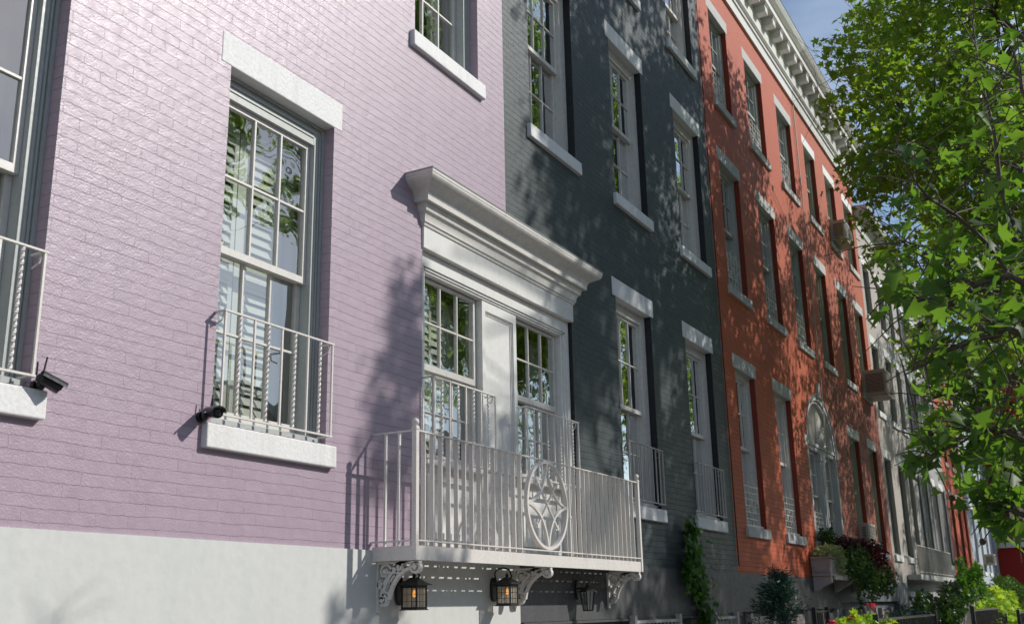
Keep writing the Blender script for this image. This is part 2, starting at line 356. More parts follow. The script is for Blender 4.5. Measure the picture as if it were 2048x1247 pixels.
def window(house, x0, x1, z0, z1, fm, y=.10, lin=True, sillw=.065, linm=None, sillm=None, inner='curtain', zm=None,
           cas=.07, lin_h=.205, open_=0, head=.075, simple=False, sill_h=.15, lout=.004, sm=None):
    """sash window set in the opening; lintel and sill are sub-parts"""
    mb = MB(); c = cas
    # casing with a moulded brick edge
    for (a, b) in ((x0, x0 + c), (x1 - c, x1)):
        mb.box(a, b, y, y + .12, z0 + .05, z1)
    mb.box(x0 + c, x1 - c, y + .001, y + .119, z1 - head, z1)
    for (a, b) in ((x0 + .001, x0 + .022), (x1 - .022, x1 - .001)):
        mb.box(a, b, y - .018, y - .0005, z0 + .05, z1 - .001)
    mb.box(x0 + .022, x1 - .022, y - .017, y - .0005, z1 - .024, z1 - .001)
    for k, e in ((.40, .011), (.62, .006)):
        for (a, b) in ((x0 + c * k - .006, x0 + c * k + .006), (x1 - c * k - .006, x1 - c * k + .006)): mb.box(a, b, y - e, y - .0005, z0 + .05, z1 - head * .5)
        mb.box(x0 + c, x1 - c, y - e, y + .0, z1 - head * k - .007, z1 - head * k + .007)
    mb.box(x0 + c - .012, x0 + c - .001, y - .008, y - .0005, z0 + .05, z1 - head); mb.box(x1 - c + .001, x1 - c + .012, y - .008, y - .0005, z0 + .05, z1 - head)
    mb.extr([(y - .06, z0 + .001), (y + .12, z0 + .001), (y + .12, z0 + .06), (y, z0 + .055), (y - .06, z0 + .035)], x0 + .001, x1 - .001)
    w = mb.build('window', fm, house)
    zm = zm or z0 + (z1 - z0) * .505
    a0, a1 = x0 + c, x1 - c
    up = MB(); u = sash(up, a0 + .002, a1 - .002, zm - .01, z1 - head, y + .03, bot=.045)
    up.build('upper_sash', sm or fm, w)
    lo = MB(); l = sash(lo, a0 + .002, a1 - .002, z0 + .06 + open_, zm + .03 + open_, y + .072, bot=.06, top=.035)
    lo.build('lower_sash', sm or fm, w)
    g = MB(); g.quad((u[0] - .005, y + .048, u[2] - .005), (u[1] + .005, y + .048, u[2] - .005), (u[1] + .005, y + .048, u[3] + .005), (u[0] - .005, y + .048, u[3] + .005))
    g.quad((l[0] - .005, y + .09, l[2] - .005), (l[1] + .005, y + .09, l[2] - .005), (l[1] + .005, y + .09, l[3] + .005), (l[0] - .005, y + .09, l[3] + .005))
    g.build('pane', M['glass'], w)
    if lin:
        MB().box(x0 - .085, x1 + .085, -lout, .13, z1 - .004, z1 + lin_h).build('lintel', linm or M['stone'], w, bevel=.007)
    if sillw:
        MB().extr([(-.045, z0 - sill_h), (.12, z0 - sill_h), (.12, z0 + .0), (-.042, z0 - .012)], x0 - sillw, x1 + sillw).build('sill', sillm or M['stone'], w, bevel=.008)
    if inner == 'curtain':
        k = random.uniform(.14, .26)
        curtain(w, x0 + c, x0 + c + (x1 - x0) * k, z0 + .1, z1 - .1, y + .2, M['curtain'])
        curtain(w, x1 - c - (x1 - x0) * (k - .06), x1 - c, z0 + .1, z1 - .1, y + .2, M['curtain'])
    elif inner == 'blind':
        zz = z1 - (z1 - z0) * random.uniform(.2, .55)
        MB().box(x0 + c, x1 - c, y + .15, y + .155, zz, z1 - .06).build('blind', M['blind'], w)
    return w

# ------------------------------------------------------------ houses
def wall(house, x0, x1, z0, z1, holes, mat, rmat=None, rev=.115, arch=None, name='wall'):
    mb = MB(); xs = sorted({x0, x1} | {v for h in holes for v in (max(h[0], x0), min(h[1], x1))})
    zs = sorted({z0, z1} | {v for h in holes for v in h[2:4]})
    for i in range(len(xs) - 1):
        for j in range(len(zs) - 1):
            cx, cz = (xs[i] + xs[i + 1]) / 2, (zs[j] + zs[j + 1]) / 2
            if any(h[0] < cx < h[1] and h[2] < cz < h[3] for h in holes): continue
            mb.quad((xs[i], 0, zs[j]), (xs[i + 1], 0, zs[j]), (xs[i + 1], 0, zs[j + 1]), (xs[i], 0, zs[j + 1]))
    for h in holes:
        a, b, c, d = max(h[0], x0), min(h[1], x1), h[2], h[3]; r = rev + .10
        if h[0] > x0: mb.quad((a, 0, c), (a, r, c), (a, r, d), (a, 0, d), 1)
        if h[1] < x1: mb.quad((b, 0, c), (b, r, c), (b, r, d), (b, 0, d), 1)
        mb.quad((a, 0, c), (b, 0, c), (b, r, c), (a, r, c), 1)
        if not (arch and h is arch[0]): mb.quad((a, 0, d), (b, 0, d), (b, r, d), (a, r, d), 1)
    if arch:
        h, xc, aw, zs_, ah = arch
        a, b = max(h[0], x0), min(h[1], x1); n = 24
        pts = []
        for i in range(n + 1):
            x = a + (b - a) * i / n; t = min(1, max(-1, (x - xc) / aw)); pts.append((x, zs_ + ah * math.sqrt(max(0, 1 - t * t))))
        for i in range(n):
            (p, q), (s_, t_) = pts[i], pts[i + 1]
            mb.quad((p, 0, q), (s_, 0, t_), (s_, 0, h[3]), (p, 0, h[3]))
            mb.quad((p, 0, q), (s_, 0, t_), (s_, .2, t_), (p, .2, q), 1)
    # side, back and roof of the house
    D = 9.0
    mb.quad((x0, .3, z0), (x0, D, z0), (x0, D, z1), (x0, .3, z1)); mb.quad((x1, .3, z0), (x1, D, z0), (x1, D, z1), (x1, .3, z1))
    mb.quad((x0, D, z0), (x1, D, z0), (x1, D, z1), (x0, D, z1)); mb.quad((x0, 0, z1), (x1, 0, z1), (x1, D, z1), (x0, D, z1))
    me = bpy.data.meshes.new(name); me.from_pydata([(a - house.location.x, b, c) for a, b, c in mb.v], [], mb.f)
    me.materials.append(mat); me.materials.append(rmat or mat); me.polygons.foreach_set('material_index', mb.m); me.update()
    o = bpy.data.objects.new(name, me); COL.objects.link(o); o.parent = house
    return o

def interior(house, x0, x1, floors, m, dep=.95):
    mb = MB(); x0 += .03; x1 -= .03
    mb.quad((x0, dep, -.2), (x1, dep, -.2), (x1, dep, 12), (x0, dep, 12))
    for z in floors: mb.box(x0, x1, .24, dep - .01, z - .12, z + .12)
    for x in (x0, x1): mb.quad((x, .24, 0), (x, dep, 0), (x, dep, 12), (x, .24, 12))
    mb.build('room_shell', m, house)

F1, F2, F3 = (2.645, 4.862), (6.105, 8.075), (9.115, 10.68)
FL = [2.3, 5.5, 8.7, 11.4]
def house(x0, x1, label, cat='house'):
    return empty('row_house', (x0, 0, 0), label, cat, 'row houses along the street')

def base(h, x0, x1, mat, z1=2.0, z0=-.2, y=-.015, holes=()):
    xs = sorted({x0, x1} | {v for q in holes for v in q[:2]}); zs = sorted({z0, z1} | {v for q in holes for v in q[2:4]})
    mb = MB()
    for i in range(len(xs) - 1):
        for j in range(len(zs) - 1):
            cx, cz = (xs[i] + xs[i + 1]) / 2, (zs[j] + zs[j + 1]) / 2
            if any(q[0] < cx < q[1] and q[2] < cz < q[3] for q in holes): continue
            mb.box(xs[i], xs[i + 1], y, .3, zs[j], zs[j + 1])
    # keep only outer skin look: single joined mesh
    return mb.build('basement_wall', mat, h)

def guard(parent, x0, x1, z0, z1, y, mat, twisted=True, n=9, rails=2):
    """wrought iron window guard: rails with returns, plain and twisted bars"""
    r = .007
    mb = MB()
    for z in (z1, z0):
        if z == z0:
            for x in (x0 + .006, x1 - .006): mb.tube([(x, y + .02, z1 - .004), (x, y + .03, z1 - .05), (x, .0 if y < 0 else y + .05, z1 - .07)], .005, 6)
            g = mb.build('window_guard', mat, parent); mb = MB()
        mb.box(x0 - .012, x1 + .012, y - .009, y + .009, z - .005, z + .005)
        for x in (x0, x1): mb.box(x - .009, x + .009, y + .009, .02 if y < 0 else y + .05, z - .0045, z + .0045)
    mb.build('rail', mat, g)
    for i in range(n):
        x = x0 + (x1 - x0) * i / (n - 1)
        b = MB()
        if twisted and i % 2 == 1:
            k = 44; vs = []
            for j in range(k + 1):
                t = j / k; a = t * 2 * math.pi * 4.5; z = z0 + (z1 - z0) * t
                for q in range(4): vs.append((x + .0105 * math.cos(a + q * math.pi / 2), y + .0105 * math.sin(a + q * math.pi / 2), z))
            b.add(vs, [(j * 4 + q, j * 4 + (q + 1) % 4, j * 4 + 4 + (q + 1) % 4, j * 4 + 4 + q) for j in range(k) for q in range(4)])
        else: b.box(x - .006, x + .006, y - .006, y + .006, z0, z1)
        b.build('bar', mat, g)
    return g

def grille(parent, x0, x1, z0, z1, y, mat):
    mb = MB(); n = 6
    for i in range(n + 1):
        x = x0 + (x1 - x0) * i / n; mb.box(x - .006, x + .006, y, y + .012, z0, z1 - (.0 if i % 2 else .06))
    for j in range(7):
        z = z0 + (z1 - z0 - .08) * j / 6; mb.box(x0, x1, y - .004, y - .0005, z - .005, z + .005)
    for i in range(n):
        x = x0 + (x1 - x0) * (i + .5) / n
        zc = z0 + (z1 - z0) * (.35 + .2 * (i % 2)); rr = .03
        mb.ribbon_xz([(x + rr * math.cos(a * math.pi / 6), zc + rr * math.sin(a * math.pi / 6)) for a in range(12)], .01, y - .006, y + .004, True)
    return mb.build('window_guard', mat, parent)

# --- pink house
PX0, PX1 = -2.2, 7.78
h1 = house(PX0, PX1, 'lilac pink painted brick row house with white base, nearest the camera')
port = (6.44, 9.07, 2.06, 4.66)
win1 = [(0.0, 1.0), (2.16, 3.16), (4.32, 5.333)]
wup = [(0.1, 1.1), (2.25, 3.25), (4.28, 5.28), (6.32, 7.318)]
holes = [(a, b, *F1) for a, b in win1] + [(a, b, *F2) for a, b in wup] + [(a, b, *F3) for a, b in wup] + [port]
wall(h1, PX0, PX1, 2.0, 12.4, holes, M['pink'])
base(h1, PX0, 7.87, M['white_base'])
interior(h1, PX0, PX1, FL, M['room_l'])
for i, (a, b) in enumerate(win1):
    w = window(h1, a, b, *F1, M['frame_grey'] if i else M['frame_grey'], y=.10, inner=None, zm=3.72, head=.15, cas=.095, lin_h=.205, sm=M['trim'])
    if i == 2:
        louver(w, a + .06, a + .40, F1[0] + .08, 4.66, .285, M['shut'], mid=3.66)
        louver(w, a + .425, a + .80, F1[0] + .08, 4.66, .30, M['shut'], mid=3.66, sl=.105)
        curtain(w, b - .24, b + .06, F1[0] + .1, 4.75, .36, M['curtain'], amp=.012, wl=.12)
    else:
        curtain(w, a + .05, b - .05, F1[0] + .1, 4.75, .40, M['sheer'], amp=.05, wl=.19)
    guard(h1, a - .012, b - .055, F1[0] + .035, 3.28, -.08, M['iron_w'])
for a, b in wup:
    w = window(h1, a, b, *F2, M['frame_grey'], inner=None, cas=.09, sm=M['trim'])
    curtain(w, a + .06, a + .4, F2[0] + .1, F2[1] - .1, .3, M['curtain']); curtain(w, b - .35, b - .06, F2[0] + .1, F2[1] - .1, .3, M['curtain'])
    window(h1, a, b, *F3, M['frame_grey'], cas=.09)

# --- grey house
GX1 = 13.86
h2 = house(PX1, GX1, 'dark slate grey painted brick row house with pale lintels')
gw1 = [(10.205, 11.225), (12.385, 13.385)]; gw2 = [(8.3, 9.312), (10.352, 11.34), (12.49, 13.5)]
holes = [(a, b, *F1) for a, b in gw1] + [(a, b, *F2) for a, b in gw2] + [(a, b, *F3) for a, b in gw2] + [port]
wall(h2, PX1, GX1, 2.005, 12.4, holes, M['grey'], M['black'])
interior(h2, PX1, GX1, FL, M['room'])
for a, b in gw1:
    window(h2, a, b, *F1, M['trim'], zm=3.70, cas=.1, head=.11)
    guard(h2, a + .02, b - .03, F1[0] + .04, 3.28, -.06, M['iron_g'], twisted=False, n=10)
for a, b in gw2:
    window(h2, a, b, *F2, M['trim'], cas=.1, head=.11); window(h2, a, b, *F3, M['trim'], cas=.1, head=.11)
dbase = base(h2, 7.87, GX1, M['dark_base'], z0=1.50, z1=2.005)
MB().box(7.87, GX1, .06, .3, -.2, 1.5).build('basement_wall', M['dark_base'], h2)
for a, b in gw1 + [(8.2, 9.2)]:
    MB().box(a, b, .03, .058, .4, 1.42).build('basement_window', M['frame_grey'], h2)
MB().extr([(-.03, 1.475), (.06, 1.475), (.06, 1.497), (-.03, 1.497)], 7.9, GX1).build('drip_ledge', M['dark_base'], h2)

# --- orange and brick houses sharing one cornice
OX1, BX1 = 19.65, 25.42
h3 = house(GX1, OX1, 'bright orange painted brick row house with white window grilles')
h4 = house(OX1, BX1, 'red brick row house, paint worn off around its lower storeys')
AH = (18.33, 20.57, 2.60, 5.36); AR = (AH, 19.45, 1.12, 4.30, .98)
o1 = [(14.42, 15.39), (16.46, 17.43)]; o2 = [(14.46, 15.43), (16.47, 17.45), (18.43, 19.41)]; o3 = [(14.48, 15.38), (16.37, 17.4), (18.38, 19.42)]
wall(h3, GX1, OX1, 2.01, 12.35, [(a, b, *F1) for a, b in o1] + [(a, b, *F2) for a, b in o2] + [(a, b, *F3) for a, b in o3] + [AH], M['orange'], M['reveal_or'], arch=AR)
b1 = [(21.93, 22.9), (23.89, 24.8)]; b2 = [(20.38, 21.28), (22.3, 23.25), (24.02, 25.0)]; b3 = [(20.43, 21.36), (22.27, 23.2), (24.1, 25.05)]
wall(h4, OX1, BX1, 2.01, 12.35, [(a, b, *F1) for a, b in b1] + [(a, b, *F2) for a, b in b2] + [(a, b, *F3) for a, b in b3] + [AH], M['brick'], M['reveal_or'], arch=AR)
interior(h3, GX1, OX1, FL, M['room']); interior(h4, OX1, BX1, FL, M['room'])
for ws, F, gr in ((o1, F1, 1), (o2, F2, 1), (o3, F3, 1)):
    for a, b in ws:
        w = window(h3, a, b, *F, M['frame_grey'] if F is not F1 else M['trim'], linm=M['stone2'], sillm=M['stone2'], cas=.085)
        grille(h3, a + .03, b - .09, F[0] + .03, F[0] + .66, .07, M['iron_w'])
for ws, F in ((b1, F1), (b2, F2), (b3, F3)):
    for a, b in ws: window(h4, a, b, *F, M['frame_green'], linm=M['stone'] if F is F3 else M['stone2'], sillm=M['stone2'], inner='blind', cas=.085, open_=random.choice([0, 0, .25]))
base(h3, GX1, OX1, M['dark_base'], z0=1.52, z1=2.01); MB().box(GX1, OX1, .08, .3, -.2, 1.52).build('basement_wall', M['dark_base'], h3)
base(h4, OX1, BX1, M['blue_base'], z0=1.62, z1=2.03); MB().box(OX1, BX1, .08, .3, -.2, 1.62).build('basement_wall', M['blue_base'], h4)
for h, xs in ((h3, (14.4, 16.4, 18.4)), (h4, (20.4, 21.9, 23.6))):
    for a in xs:
        MB().box(a - .12, a - .001, .0, .078, -.1, 1.5).box(a + .95, a + 1.07, .0, .078, -.1, 1.5).box(a, a + .95, .05, .078, .4, 1.45).build('basement_window', M['planter'], h)
CP = [(.03, 11.30), (.045, 11.30), (.045, 11.50), (.07, 11.505), (.075, 11.56), (.09, 11.565), (.12, 11.60), (.12, 11.62), (.05, 11.63), (.045, 12.16), (.12, 12.17), (.28, 12.175),
      (.28, 12.30), (.30, 12.305), (.36, 12.37), (.40, 12.44), (.405, 12.47), (0, 12.50)]
for h, a, b in ((h3, GX1, OX1), (h4, OX1, BX1)):
    mb = MB(); prof = [(-o, z) for o, z in CP] + [(.2, 12.5), (.2, 11.3)]
    mb.extr(prof, a + (.0 if h is h3 else .002), b)
    mb.build('cornice', M['trimw'] if h is h3 else M['peel'], h)
    x = a + (.28 if h is h3 else .12)
    while x < b - .2:
        m2 = MB(); m2.box(x, x + .17, -.245, -.044, 12.00, 12.168); m2.box(x - .012, x + .182, -.262, -.046, 12.140, 12.1685)
        m2.build('modillion', M['trim'], h, bevel=.003); x += .52
    MB().extr([(-.41, 12.465), (-.41, 12.49), (.3, 12.53), (.3, 12.50)], a, b).build('roof_flashing', M['iron_b'], h)
# thin downpipe at the end of the orange house
MB().tube([(GX1 + .0, -.02, 2.1), (GX1 + .0, -.02, 11.2)], .008, 6).build('cable', M['iron_b'], h3)

MB().tube([(OX1 + .06, -.03, 2.1), (OX1 + .06, -.03, 5.1), (OX1 + .10, -.03, 5.6), (OX1 + .10, -.03, 11.25)], .011, 6).build('cable', M['iron_g'], h4)
# --- arched double window across the party line
aw = empty('arched_window', (19.45, 0, 2.6), 'arched double window with a carved fan top, orange and brick house', 'window')
mb = MB(); cx, zs, n = 19.45, 4.30, 40
def ell(a, b, t): return (cx + a * math.cos(t), zs + b * math.sin(t))
for (a, b, w_, y0, y1) in ((1.065, .925, .11, .0, .12), (.985, .845, .05, .03, .13), (1.115, .975, .02, -.02, .1)):
    mb.ribbon_xz([ell(a, b, math.pi * i / n) for i in range(n + 1)], w_, y0, y1)
for x in (cx - 1.118, cx + 1.01): mb.box(x, x + .108, .0, .12, 2.6, 4.30)
mb.build('arch_frame', M['stone2'], aw)
mb = MB(); pts = [ell(.97, .83, math.pi * i / n) for i in range(n + 1)]
for k in range(n):
    t0, t1 = math.pi * k / n, math.pi * (k + 1) / n; tm = (t0 + t1) / 2
    p0, p1, pm = ell(.97, .83, t0), ell(.97, .83, t1), ell(.97, .83, tm); c = (cx, zs + .02)
    mb.add([(c[0], .09, c[1]), (p0[0], .14, p0[1]), (pm[0], .085, pm[1]), (p1[0], .14, p1[1])], [(0, 1, 2), (0, 2, 3)])
mb.build('fan_panel', M['trim'], aw)
mb = MB(); mb.box(cx - 1.0, cx + 1.0, .03, .14, 4.20, 4.32); mb.box(cx - 1.01, cx + 1.01, .01, .13, 4.28, 4.34)
mb.box(cx - .16, cx + .16, .02, .15, 2.62, 4.20); mb.box(cx - .10, cx + .10, .005, .0195, 2.75, 4.15); mb.box(cx - .19, cx + .19, .0, .14, 4.06, 4.19)
mb.ball((cx, .05, 4.40), .10, 16)
mb.build('mullion', M['stone2'], aw)
for sx in (-1, 1):
    a, b = (cx - 1.0, cx - .17) if sx < 0 else (cx + .17, cx + 1.0)
    f = MB(); u = sash(f, a, b, 3.40, 4.19, .10, cols=2); l = sash(f, a, b, 2.66, 3.44, .14, cols=2, bot=.06); o = f.build('sash', M['trim'], aw)
    g = MB(); g.quad((a, .118, 3.4), (b, .118, 3.4), (b, .118, 4.18), (a, .118, 4.18)); g.quad((a, .158, 2.66), (b, .158, 2.66), (b, .158, 3.42), (a, .158, 3.42)); g.build('pane', M['glass'], o)
grille(aw, cx - .97, cx - .2, 2.66, 3.2, .06, M['iron_w'])
MB().box(cx - .07, cx + .07, -.05, .12, 5.22, 5.50).build('keystone', M['stone2'], aw, bevel=.006)
for x in (cx - 1.27, cx + 1.125): MB().box(x, x + .145, -.012, .1, 4.22, 4.40).build('impost_block', M['stone'], aw, bevel=.004)
MB().box(cx - 1.2, cx + 1.2, -.06, .12, 2.5, 2.6).build('sill', M['stone2'], aw, bevel=.004)

# --- houses farther down the street
def far_house(x0, x1, zt, mat, label, wins, fm, base_mat, lin=M['stone'], shutters=False, rm=None, inner='blind', zoff=0):
    h = house(x0, x1, label); rows = [(2.645 + zoff, 4.86 + zoff), (5.95, 7.6), (8.3, 9.6)]
    if zt < 10.2: rows = rows[:2] + [(8.1, 9.2)]
    holes = [(a, b, *r) for a, b in wins for r in rows]
    wall(h, x0, x1, 2.03, zt, holes, mat, rm)
    interior(h, x0, x1, FL[:3], M['room'])
    for r in rows:
        for a, b in wins:
            window(h, a, b, *r, fm, linm=lin, sillm=lin, inner=inner, cas=.07)
            if shutters:
                for (p, q) in ((a - .5, a - .02), (b + .02, b + .5)): louver(h, p, q, r[0] + .02, r[1], -.05, M['gshut'], pitch=.06)
    MB().box(x0, x1, -.015, .3, -.2, 2.03).build('basement_wall', base_mat, h)
    p = [(.02, zt - .5), (-.03, zt - .5), (-.04, zt - .25), (-.1, zt - .2), (-.3, zt - .12), (-.34, zt - .02), (-.34, zt + .02), (.2, zt + .05)]
    MB().extr(p, x0 + .002, x1 - .002).build('cornice', M['peel'], h)
    return h
h5 = far_house(BX1, 30.0, 10.95, M['tan'], 'tan stucco row house with small carved sills', [(25.72, 26.55), (27.5, 28.35), (29.0, 29.7)], M['gshut'], M['blue_base'])
h6 = far_house(30.0, 36.0, 10.8, M['ltgrey'], 'pale grey row house with tall charcoal shutters', [(31.0, 31.8), (32.9, 33.7), (34.7, 35.4)], M['trim'], M['ltgrey'], shutters=True)
h7 = far_house(36.0, 41.3, 10.5, M['orange2'], 'salmon brick row house beyond the shuttered house', [(36.9, 37.7), (38.6, 39.4), (40.2, 40.9)], M['trim'], M['tan'], lin=M['tan'], rm=M['reveal_or'])
h8 = far_house(41.3, 51.0, 9.9, M['blue'], 'pale blue grey row house before the crimson corner house', [(42.6, 43.4), (44.6, 45.4), (46.6, 47.4), (49, 49.8)], M['trim'], M['blue'])
# crimson corner building that steps out toward the street
h9 = empty('corner_house', (51.0, -4.0, 0), 'crimson brick corner house closing the row, stepping out to the street', 'house')
mb = MB(); mb.box(51.01, 64, -4.0, 9, 0, 12.2); mb.build('wall', M['red'], h9)
MB().box(50.86, 64.1, -4.15, 9, 3.75, 3.98).build('band_course', M['stone'], h9)
MB().box(50.9, 64.1, -4.1, 9, 12.2, 12.6).build('cornice', M['peel'], h9)
for z in (4.05, 7.2):
    for y in (-1.6, -3.3):
        f = MB(); f.box(50.97, 51.009, y, y + .9, z, z + 1.9); o = f.build('window', M['trimw'], h9)
        MB().box(50.955, 50.9695, y + .08, y + .82, z + .08, z + 1.82).build('pane', M['glass'], o)
MB().box(50.98, 51.009, -3.9, -.1, 5.9, 6.9).build('shop_awning', M['iron_b'], h9)
# iron balcony of the grey shuttered house
ib = empty('iron_balcony', (27.6, 0, 2.05), 'grey iron balcony rail on the tan and pale grey houses', 'balcony')
MB().box(27.0, 32.9, -.32, -.02, 2.10, 2.22).build('deck', M['stone2'], ib)
mb = MB()
for z in (2.27, 2.88): mb.box(27.02, 32.88, -.31, -.29, z, z + .02)
for i in range(54): mb.box(27.03 + i * .109, 27.045 + i * .109, -.308, -.292, 2.22, 2.88)
mb.build('railing', M['iron_g'], ib)

# ------------------------------------------------------------ portico (double window surround)
po = empty('window_surround', (7.76, 0, 2.0), 'white double window surround with deep cornice across the pink and grey houses', 'window surround')
X0, X1 = 6.452, 9.058
cy = []
for i in range(9):   # cyma
    t = i / 8; cy.append((.133 + .112 * (t - .10 * math.sin(2 * math.pi * t)), 4.692 + .094 * t))
prof = [(.022, 4.475), (.030, 4.478), (.034, 4.50), (.044, 4.504)] + [(.044 + .030 * (1 - math.cos(q * math.pi / 2 / 6)), 4.506 + .07 * math.sin(q * math.pi / 2 / 6)) for q in range(7)] + \
       [(.078, 4.580), (.082, 4.60), (.090, 4.625), (.092, 4.638), (.122, 4.640), (.124, 4.637), (.127, 4.637), (.129, 4.676), (.133, 4.680), (.133, 4.690)] + cy + [(.245, 4.789), (.245, 4.799), (.249, 4.801), (.250, 4.826)]
MB().mitre(prof, X0, X1).build('cornice', M['trim'], po)
MB().mitre([(.254, 4.8265), (.256, 4.835), (.05, 4.868), (.0, 4.882)], X0, X1).build('lead_cap', M['lead'], po)
MB().mitre([(.0, 4.300), (.018, 4.302), (.020, 4.482), (0, 4.483)], X0, X1).build('frieze', M['trimw'], po, bevel=.0015)
# architrave, jambs, panel
mb = MB(); XL, XR = 6.452, 9.058
mb.box(XL, XR, .035, .16, 4.185, 4.3)                       # head
mb.box(XL, XR, .0008, .16, 4.3012, 4.655)                   # backing behind the frieze
mb.box(XL + .10, XR - .10, .048, .16, 4.165, 4.1845); mb.box(XL + .10, XR - .10, .06, .16, 4.148, 4.1645)
for a, b in ((XL, XL + .06), (XR - .06, XR)): mb.box(a, b, .035, .16, 2.03, 4.1849)
for a, b in ((XL + .06, XL + .085), (XR - .085, XR - .06)): mb.box(a, b, .05, .16, 2.03, 4.1645)
for a, b in ((XL + .085, XL + .12), (XR - .12, XR - .085)): mb.box(a, b, .065, .16, 2.03, 4.1475)
mb.build('architrave', M['trimw'], po, bevel=.0015)
mb = MB(); PA, PB = 7.455, 8.055
mb.box(PA, PB, .095, .17, 2.7, 4.148)
mb.box(PA, PA + .055, .07, .0945, 2.7, 4.148); mb.box(PB - .055, PB, .07, .0945, 2.7, 4.148)
mb.box(PA + .055, PB - .055, .07, .0945, 4.06, 4.148); mb.box(PA + .055, PB - .055, .07, .0945, 2.7, 2.8)
for k, (d, yy) in enumerate(((.0, .080), (.014, .088))):
    mb.box(PA + .055 + d, PA + .066 + d, yy, .0945, 2.8 + d, 4.06 - d); mb.box(PB - .066 - d, PB - .055 - d, yy, .0945, 2.8 + d, 4.06 - d)
    mb.box(PA + .066 + d, PB - .066 - d, yy, .0945, 4.049 - d, 4.06 - d); mb.box(PA + .066 + d, PB - .066 - d, yy, .0945, 2.8 + d, 2.811 + d)
mb.build('centre_panel', M['trimw'], po)
mb = MB()
for a, b in ((XL + .12, PA), (PB, XR - .12)):
    mb.box(a, b, .10, .2, 2.03, 2.66); mb.extr([(.03, 2.66), (.2, 2.66), (.2, 2.71), (.03, 2.695)], a, b)
    mb.box(a + .08, b - .08, .088, .0995, 2.55, 2.6); mb.box(a + .08, b - .08, .088, .0995, 2.12, 2.17)
    mb.box(a + .08, a + .13, .088, .0995, 2.17, 2.55); mb.box(b - .13, b - .08, .088, .0995, 2.17, 2.55)
mb.box(PA, PB, .09, .2, 2.03, 2.7)
mb.build('apron_panel', M['trimw'], po)
for i, (a, b) in enumerate(((XL + .12, PA - .012), (PB + .012, XR - .12))):
    f = MB(); fr = .03
    f.box(a, a + fr, .13, .21, 2.71, 4.148); f.box(b - fr, b, .13, .21, 2.71, 4.148)
    u = sash(f, a + fr, b - fr, 3.395, 4.135, .118, bot=.05, st=.022, mun=.013); l = sash(f, a + fr, b - fr, 2.715, 3.43, .165, bot=.05, st=.028, mun=.013)
    o = f.build('sash_window', M['trim'] if i == 0 else M['trim'], po)
    g = MB(); g.quad((a + fr, .135, 3.4), (b - fr, .135, 3.4), (b - fr, .135, 4.13), (a + fr, .135, 4.13)); g.quad((a + fr, .183, 2.72), (b - fr, .183, 2.72), (b - fr, .183, 3.42), (a + fr, .183, 3.42))
    g.build('pane', M['glass'], o)
    if i == 0:
        louver(o, a + .02, a + .42, 2.75, 4.1, .28, M['shut'], mid=3.42, sl=.09); louver(o, a + .45, a + .7, 2.75, 4.1, .33, M['shut'], mid=3.42)
        curtain(o, b - .15, b + .05, 2.75, 4.13, .36, M['curtain'], amp=.015)
    else:
        curtain(o, b - .26, b - .02, 2.75, 4.1, .3, M['curtain'], amp=.015)
guard(po, 6.475, 7.395, 2.68, 3.285, -.08, M['iron_w']); guard(po, 7.945, 8.962, 2.68, 3.285, -.08, M['iron_w'])

# ------------------------------------------------------------ balcony
ba = empty('balcony', (7.76, -.18, 1.93), 'cream iron balcony with star medallion in front of the double window', 'balcony')
BX, BR, BD = 5.83, 9.69, -.36
mb = MB(); mb.box(BX, BR, BD, BD + .012, 1.925, 2.018); mb.box(BX, BX + .012, BD + .012, -.016, 1.925, 2.018); mb.box(BR - .012, BR, BD + .012, -.016, 1.925, 2.018)
mb.build('skirt', M['iron_w'], ba, bevel=.002)
mb = MB()      # open grating of the deck
x = BX + .03
for y in [BD + .085 + i * .092 for i in range(3)]: mb.box(BX + .012, BR - .012, y, y + .062, 1.985, 1.999)
while x < BR - .03: mb.box(x, x + .045, BD + .012, -.016, 1.9995, 2.008); x += .125
mb.box(BX + .012, BR - .012, BD + .012, BD + .03, 1.97, 2.01)
mb.build('deck', M['iron_w'], ba)
mb = MB()
for z in (2.045, 2.765):
    mb.box(BX, BR, BD - .004, BD + .022, z, z + .01)
    for x in (BX, BR - .022): mb.box(x, x + .022, BD + .022, -.002, z, z + .01)
mb.build('railing', M['iron_w'], ba, bevel=.0015)
for x, big in ((BX + .012, 1), (BR - .012, 1), (8.15, 0)):
    mb = MB()
    if big:
        mb.box(x - .018, x + .018, BD - .008, BD + .028, 1.925, 2.80); mb.box(x - .022, x + .022, BD - .012, BD + .032, 2.775, 2.785)
        mb.ball((x, BD + .01, 2.828), .024)
    else: mb.box(x - .009, x + .009, BD - .002, BD + .016, 2.018, 2.77); mb.box(x - .014, x + .014, BD - .007, BD + .021, 2.33, 2.35)
    mb.build('post', M['iron_w'], ba, bevel=.002)
bx = []
x = BX + .115
while x < 7.33: bx.append(x); x += .1035
x = 8.26
while x < BR - .06: bx.append(x); x += .098
for x in bx: MB().box(x - .0045, x + .0045, BD - .001, BD + .033, 2.018, 2.766).build('baluster', M['iron_w'], ba)
for y in (BD + .14, BD + .25):
    for x in (BX + .011, BR - .011): MB().box(x - .009, x + .009, y - .007, y + .007, 2.018, 2.766).build('baluster', M['iron_w'], ba)
